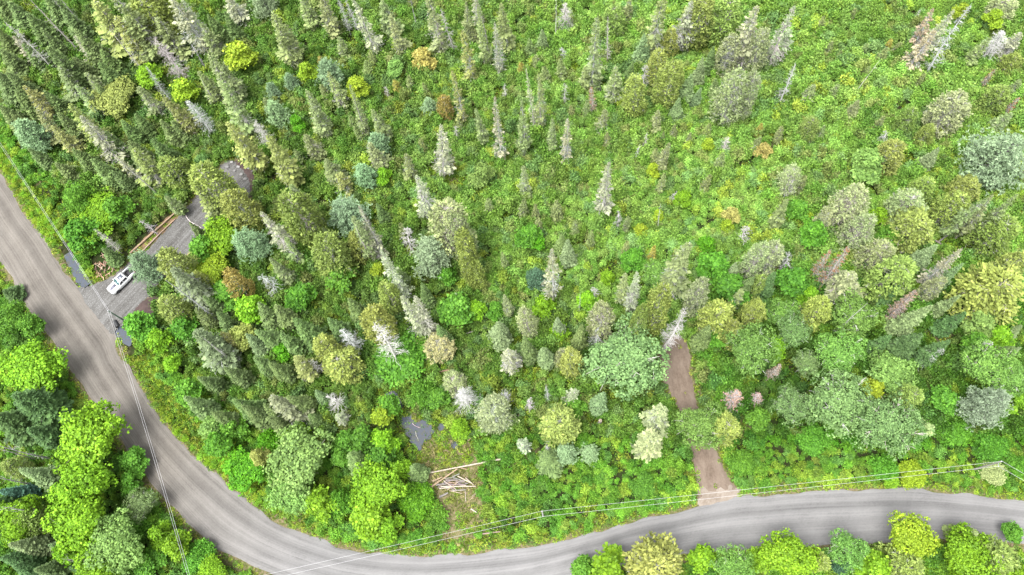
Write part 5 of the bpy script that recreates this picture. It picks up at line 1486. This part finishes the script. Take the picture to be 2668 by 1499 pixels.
for a_, b_, r_, z0, z1, c_, l_ in PILE:
    r_ = r_ * 0.85
    log(Z7(*a_), Z7(*b_), r_, max(z0, r_), max(z1, r_), c_, l_, group='logs heaped in the clearing')
_rp = np.random.default_rng(77)
_thin = sorted([(_rp.uniform(430, 900), _rp.uniform(590, 770), _rp.normal(0.0, 0.35), _rp.uniform(90, 210)) for _ in range(16)])
_ordw = ['leftmost', 'second', 'third', 'fourth', 'fifth', 'sixth', 'seventh', 'eighth', 'ninth', 'tenth', 'eleventh', 'twelfth', 'thirteenth', 'fourteenth', 'fifteenth', 'rightmost']
for _i in range(16):      # smaller grey lengths filling the heap
    _x, _y, _a, _l = _thin[_i]
    log(Z7(_x - _l / 2 * math.cos(_a), _y - _l / 2 * math.sin(_a)), Z7(_x + _l / 2 * math.cos(_a), _y + _l / 2 * math.sin(_a)), _rp.uniform(.05, .1), .1 + .3 * _rp.random(), .1 + .3 * _rp.random(),
        [GREY, GREY, (.26, .21, .17)][_i % 3], 'thin grey-brown pole inside the log pile, %s counted from the left' % _ordw[_i] if 0 < _i < 15 else '%s thin grey-brown pole inside the log pile' % _ordw[_i], group='thin poles in the log pile')
E5 = lambda x, y: (320 + x / 4.5225, 400 + y / 4.5225)
tE = lambda x, y: (x / 2.894, 500 + y / 2.894)
tF = lambda x, y: (667 + x / 2.894, 500 + y / 2.894)
tH = lambda x, y: (2001 + x / 2.894, 500 + y / 2.894)
tK = lambda x, y: (1334 + x / 2.894, 1000 + y / 2.894)
tJ1 = lambda x, y: (667 + x / 2.894, 1000 + y / 2.894)
tA1 = lambda x, y: (x / 2.894, y / 2.894)
BROWN = (.26, .18, .12)
for a_, b_, r_, z0, z1, c_, l_, tp in [
 (E5(85, 1175), E5(645, 672), .20, .35, .5, (.27, .19, .13), 'long peeled log lying along the upper edge of the gravel pad', .7),
 (E5(200, 1185), E5(455, 925), .15, .18, .18, (.28, .21, .15), 'pale edging log at the lower left edge of the gravel pad', .9),
 (E5(455, 925), E5(610, 780), .13, .16, .16, (.27, .20, .14), 'pale edging log continuing along the gravel pad', .9),
 (E5(735, 1225), E5(845, 1118), .19, .2, .2, BROWN, 'short brown log at the lower right edge of the gravel pad', .9),
 (E5(780, 470), E5(885, 468), .12, .2, .2, BROWN, 'short brown log at the upper end of the gravel pad', .9),
 (tJ1(1270, 680), tJ1(1930, 552), .10, .3, .5, PALE, 'long pale fallen pole above the log pile', 1.6),
 (tF(1530, 1085), tF(1780, 1010), .09, .8, .9, GREY, 'grey fallen trunk with stubs below the bright green maple', 1.3),
 (tF(1375, 1360), tF(1700, 1290), .12, .4, .6, BROWN, 'brown fallen trunk left of the storm-felled opening', .8),
 (tF(1590, 1385), tF(1780, 1370), .12, .3, .3, BROWN, 'short brown fallen trunk in the storm-felled opening', .8),
 (tK(450, 165), tK(600, 60), .12, .3, .5, BROWN, 'brown fallen trunk beside the bluish fir', .8),
 (tK(760, 345), tK(850, 358), .20, .25, .25, BROWN, 'split reddish log lying left of the pale spruces', .9),
 (tK(860, 65), tK(965, 210), .06, .3, .3, GREY, 'thin grey fallen pole left of the brown clearing', .8),
 (tK(20, 335), tK(75, 165), .08, .4, .6, GREY, 'thin grey fallen pole left of the yellow-olive cedar', .8),
 (tH(1260, 365), tH(1365, 432), .16, .5, .6, GREY, 'grey fallen trunk at the left of the open grassy patch', .8),
 (tH(1290, 372), tH(1366, 320), .15, .6, .8, GREY, 'short fallen trunk crossing at the open grassy patch', .8),
 (tH(1440, 485), tH(1645, 592), .13, .6, .8, GREY, 'fallen trunk at the lower edge of the open grassy patch', .7),
 (tH(1700, 368), tH(1875, 455), .12, .7, .9, GREY, 'thin fallen trunk at the right of the open grassy patch', .7),
 (tH(1460, 610), tH(1560, 540), .11, .7, .9, GREY, 'fallen trunk leaning over the lower grassy patch', .7),
 (tH(740, 1290), tH(792, 1200), .14, .5, .7, GREY, 'short grey fallen trunk right of the green ash', .8),
 (tJ1(1600, 430), tJ1(1690, 340), .10, .3, .3, BROWN, 'brown fallen stick right of the pond', .8),
 (tJ1(1650, 1140), tJ1(1840, 1115), .12, .25, .25, (.30, .24, .22), 'grey-brown log in debris near the road wire', .8),
 (tJ1(1085, 842), tJ1(1145, 850), .17, .4, .4, (.22, .19, .17), 'short dark log showing beside the right bend maple', .9),
 (tA1(160, 430), tA1(240, 450), .13, .6, .6, GREY, 'grey fallen trunk in the left opening of the conifers', .8)]:
    log(a_, b_, r_, z0, z1, c_, l_, 'fallen_log' if 'pad' not in l_ else 'log', taper=tp)
log(E5(740, 728), E5(912, 892), .07, .22, .2, (.55, .52, .48), 'crooked white dead branch lying on the gravel pad', 'fallen_branch', cat='branch', bend=0.06, taper=.5)

for _a, _b, _l in ((tJ1(1180, 300), tJ1(1240, 340), 'bleached stick lying in the upper part of the pond'), (tJ1(1205, 360), tJ1(1222, 430), 'bleached stick lying in the middle of the pond'), (tJ1(1020, 60), tJ1(1032, 110), 'pale stick in the small upper pond')):
    log(_a, _b, .05, -.06, .05, (.42, .36, .34), _l, 'fallen_branch', cat='branch', bend=.05, taper=.5, n=6)
def stump(p0, p1, h, r, label):
    A = gp(*p1, 0.0); root = empty('broken_stump', (A[0], A[1], 0))
    mb = MB(); tube(mb, [(0, 0, -.2), (.05, 0, h * .5), (.12, .05, h)], [r * 1.15, r, r * .85], 9); o = mb.build('trunk', WOOD, root, True); o.color = (.30, .27, .24, 1)
    mb = MB()
    for k in range(7):
        a = k * .9; box(mb, (.12 + r * .5 * math.cos(a), .05 + r * .5 * math.sin(a), h + .12 + .1 * math.sin(3 * a)), (r * .5, r * .4, .4 + .25 * math.sin(5 * a)), a, taper=.2)
    o = mb.build('splinters', WOOD, root); o.color = (.58, .46, .34, 1)
    tag(root, label, 'stump')
stump(None, tK(655, 310), 3.2, .32, 'thick broken stump with splintered pale top below the bluish fir')
stump(None, tK(712, 322), 1.4, .2, 'short splintered stump beside the thick broken stump')

def brush_pile():
    c = gp(276, 692); root = empty('brush_pile', (c[0], c[1], 0.0))
    tag(root, 'heap of red-brown roots and broken branches beside the pickup truck', 'brush pile')
    rr = np.random.default_rng(12)
    for i in range(64):
        a = rr.uniform(0, 6.283); d = 2.3 * math.sqrt(rr.random()); z = 1.3 * (1 - d / 2.6) * rr.uniform(.3, 1.05) + .08
        p = np.array([math.cos(a) * d * .85, math.sin(a) * d * 1.25, z]); az = rr.normal(1.9, .7); l = rr.uniform(.5, 1.5)
        u = np.array([math.cos(az), math.sin(az), rr.normal(0, .25)]) * l
        rad = rr.uniform(.03, .09); s_ = rr.normal(size=3) * .15
        mb = MB(); tube(mb, [p - u / 2, p + s_, p + u / 2], [rad, rad * .85, rad * .4], 5)
        o = mb.build('branch', WOOD, root, True)
        o.color = vary([(.36, .21, .15), (.24, .15, .11), (.55, .42, .33), (.42, .28, .2)][int(rr.integers(4))], .2)
brush_pile()

def boulders():
    rr = np.random.default_rng(3)
    M = wood_material('boulder_stone', None, 0.25)
    spots = [((593, 436), .55, 'large pale flat boulder at the upper end of the gravel pad'), ((630, 456), .4, 'white boulder on the right of the pad end'), ((612, 446), .35, 'small grey boulder in the middle of the pad end'),
             ((622, 436), .4, 'grey boulder above the white one at the pad end'), ((640, 468), .42, 'grey boulder lowest at the pad end'), ((604, 424), .3, 'small boulder at the very top of the pad end'), ((648, 440), .33, 'small boulder at the right rim of the pad end')]
    for (x, y), r_, l_ in spots:
        p = gp(x, y)
        D = fib_dirs(46, -1, 1); k = 1 + .28 * rr.normal(size=46) * .6
        pts = D * r_ * 0.8 * k[:, None] * [1.2, .9, .5]
        import bmesh
        bm = bmesh.new(); vs_ = [bm.verts.new(q) for q in pts]; bmesh.ops.convex_hull(bm, input=vs_)
        for v in [v for v in bm.verts if not v.link_faces]: bm.verts.remove(v)
        me = bpy.data.meshes.new('boulder'); bm.to_mesh(me); bm.free(); me.materials.append(M)
        o = link('boulder', me); o.location = (p[0], p[1], .12 + r_ * .25); o.color = (*np.array([.24, .235, .23]) * rr.uniform(.6, 1.2), 1)
        tag(o, l_, 'boulder', 'boulders at the end of the gravel pad')
boulders()

def culvert():
    p = gp(308, 852); q = gp(300, 838)
    d = unit(q - p); d[2] = 0
    root = empty('culvert_pipe', (p[0], p[1], 0)); M = plain('black_plastic', (.012, .013, .015), .55)
    mb = MB(); n = 14; L_ = 1.5
    for k in range(10):
        tube(mb, [d * (k * .15) + [0, 0, -.02], d * (k * .15 + .075) + [0, 0, -.02], d * (k * .15 + .15) + [0, 0, -.02]], [.42, .46, .42], n, cap=False)
    mb.build('pipe', M, root, True)
    mb = MB(); tube(mb, [d * 0.02 + [0, 0, -.02], d * 1.4 + [0, 0, -.02]], [.37, .37], n, cap=False); mb.build('pipe_lining', M, root, True)
    tag(root, 'black corrugated culvert pipe end above the ditch water', 'culvert')
culvert()

# ------------------------------------------------------------------ labels: each tree told by its look and the nearest thing one can find
ORD = ['', 'second ', 'third ', 'fourth ', 'fifth ', 'sixth ', 'seventh ', 'eighth ', 'ninth ', 'tenth ', 'eleventh ', 'twelfth ', 'thirteenth ', 'fourteenth ', 'fifteenth ', 'sixteenth ', 'seventeenth ', 'eighteenth ', 'nineteenth ', 'twentieth ']
FIXED = {}
def label_all():
    groups = {}
    for root, (x, y), adj, noun in REG:
        off = not (0 <= x <= IW and 0 <= y <= IH)
        best = min(LANDMARKS, key=lambda l: (l[0][0] - x) ** 2 + (l[0][1] - y) ** 2)
        dx, dy = x - best[0][0], y - best[0][1]
        d = math.hypot(dx, dy)
        if off:
            where = ('beyond the top edge' if y < 0 else 'beyond the bottom edge' if y > IH else 'beyond the left edge' if x < 0 else 'beyond the right edge'); dirn = ''
            key = (adj, noun, where)
            d = abs(x - IW / 2) + abs(y - IH / 2)
        else:
            if d < 14: dirn = 'at'
            else:
                a = math.degrees(math.atan2(-dy, dx)) % 360
                dirn = ['right of', 'upper right of', 'above', 'upper left of', 'left of', 'lower left of', 'below', 'lower right of'][int(((a + 22.5) % 360) // 45)]
            key = (adj, noun, dirn + ' ' + best[1])
        groups.setdefault(key, []).append((d, root, off))
    for (adj, noun, where), lst in groups.items():
        lst.sort(key=lambda q: q[0])
        for i, (d, root, off) in enumerate(lst):
            if len(lst) == 1: lab = '%s %s %s' % (adj, noun, where)
            elif off: lab = '%s %s %s, %snearest the middle' % (adj, noun, where, ORD[min(i, 19)])
            else: lab = '%s %s %s, %snearest to it' % (adj, noun, where, ORD[min(i, 19)])
            root['label'] = lab
            root['category'] = 'shrub' if 'shrub' in noun else 'tree'
            root['group'] = {'shrub': 'leafy shrubs', 'roadside shrub': 'leafy shrubs beside the road'}.get(noun, noun + ' trees in the forest')
label_all()
print('objects', len(scene.objects), 'tree things', len(REG))
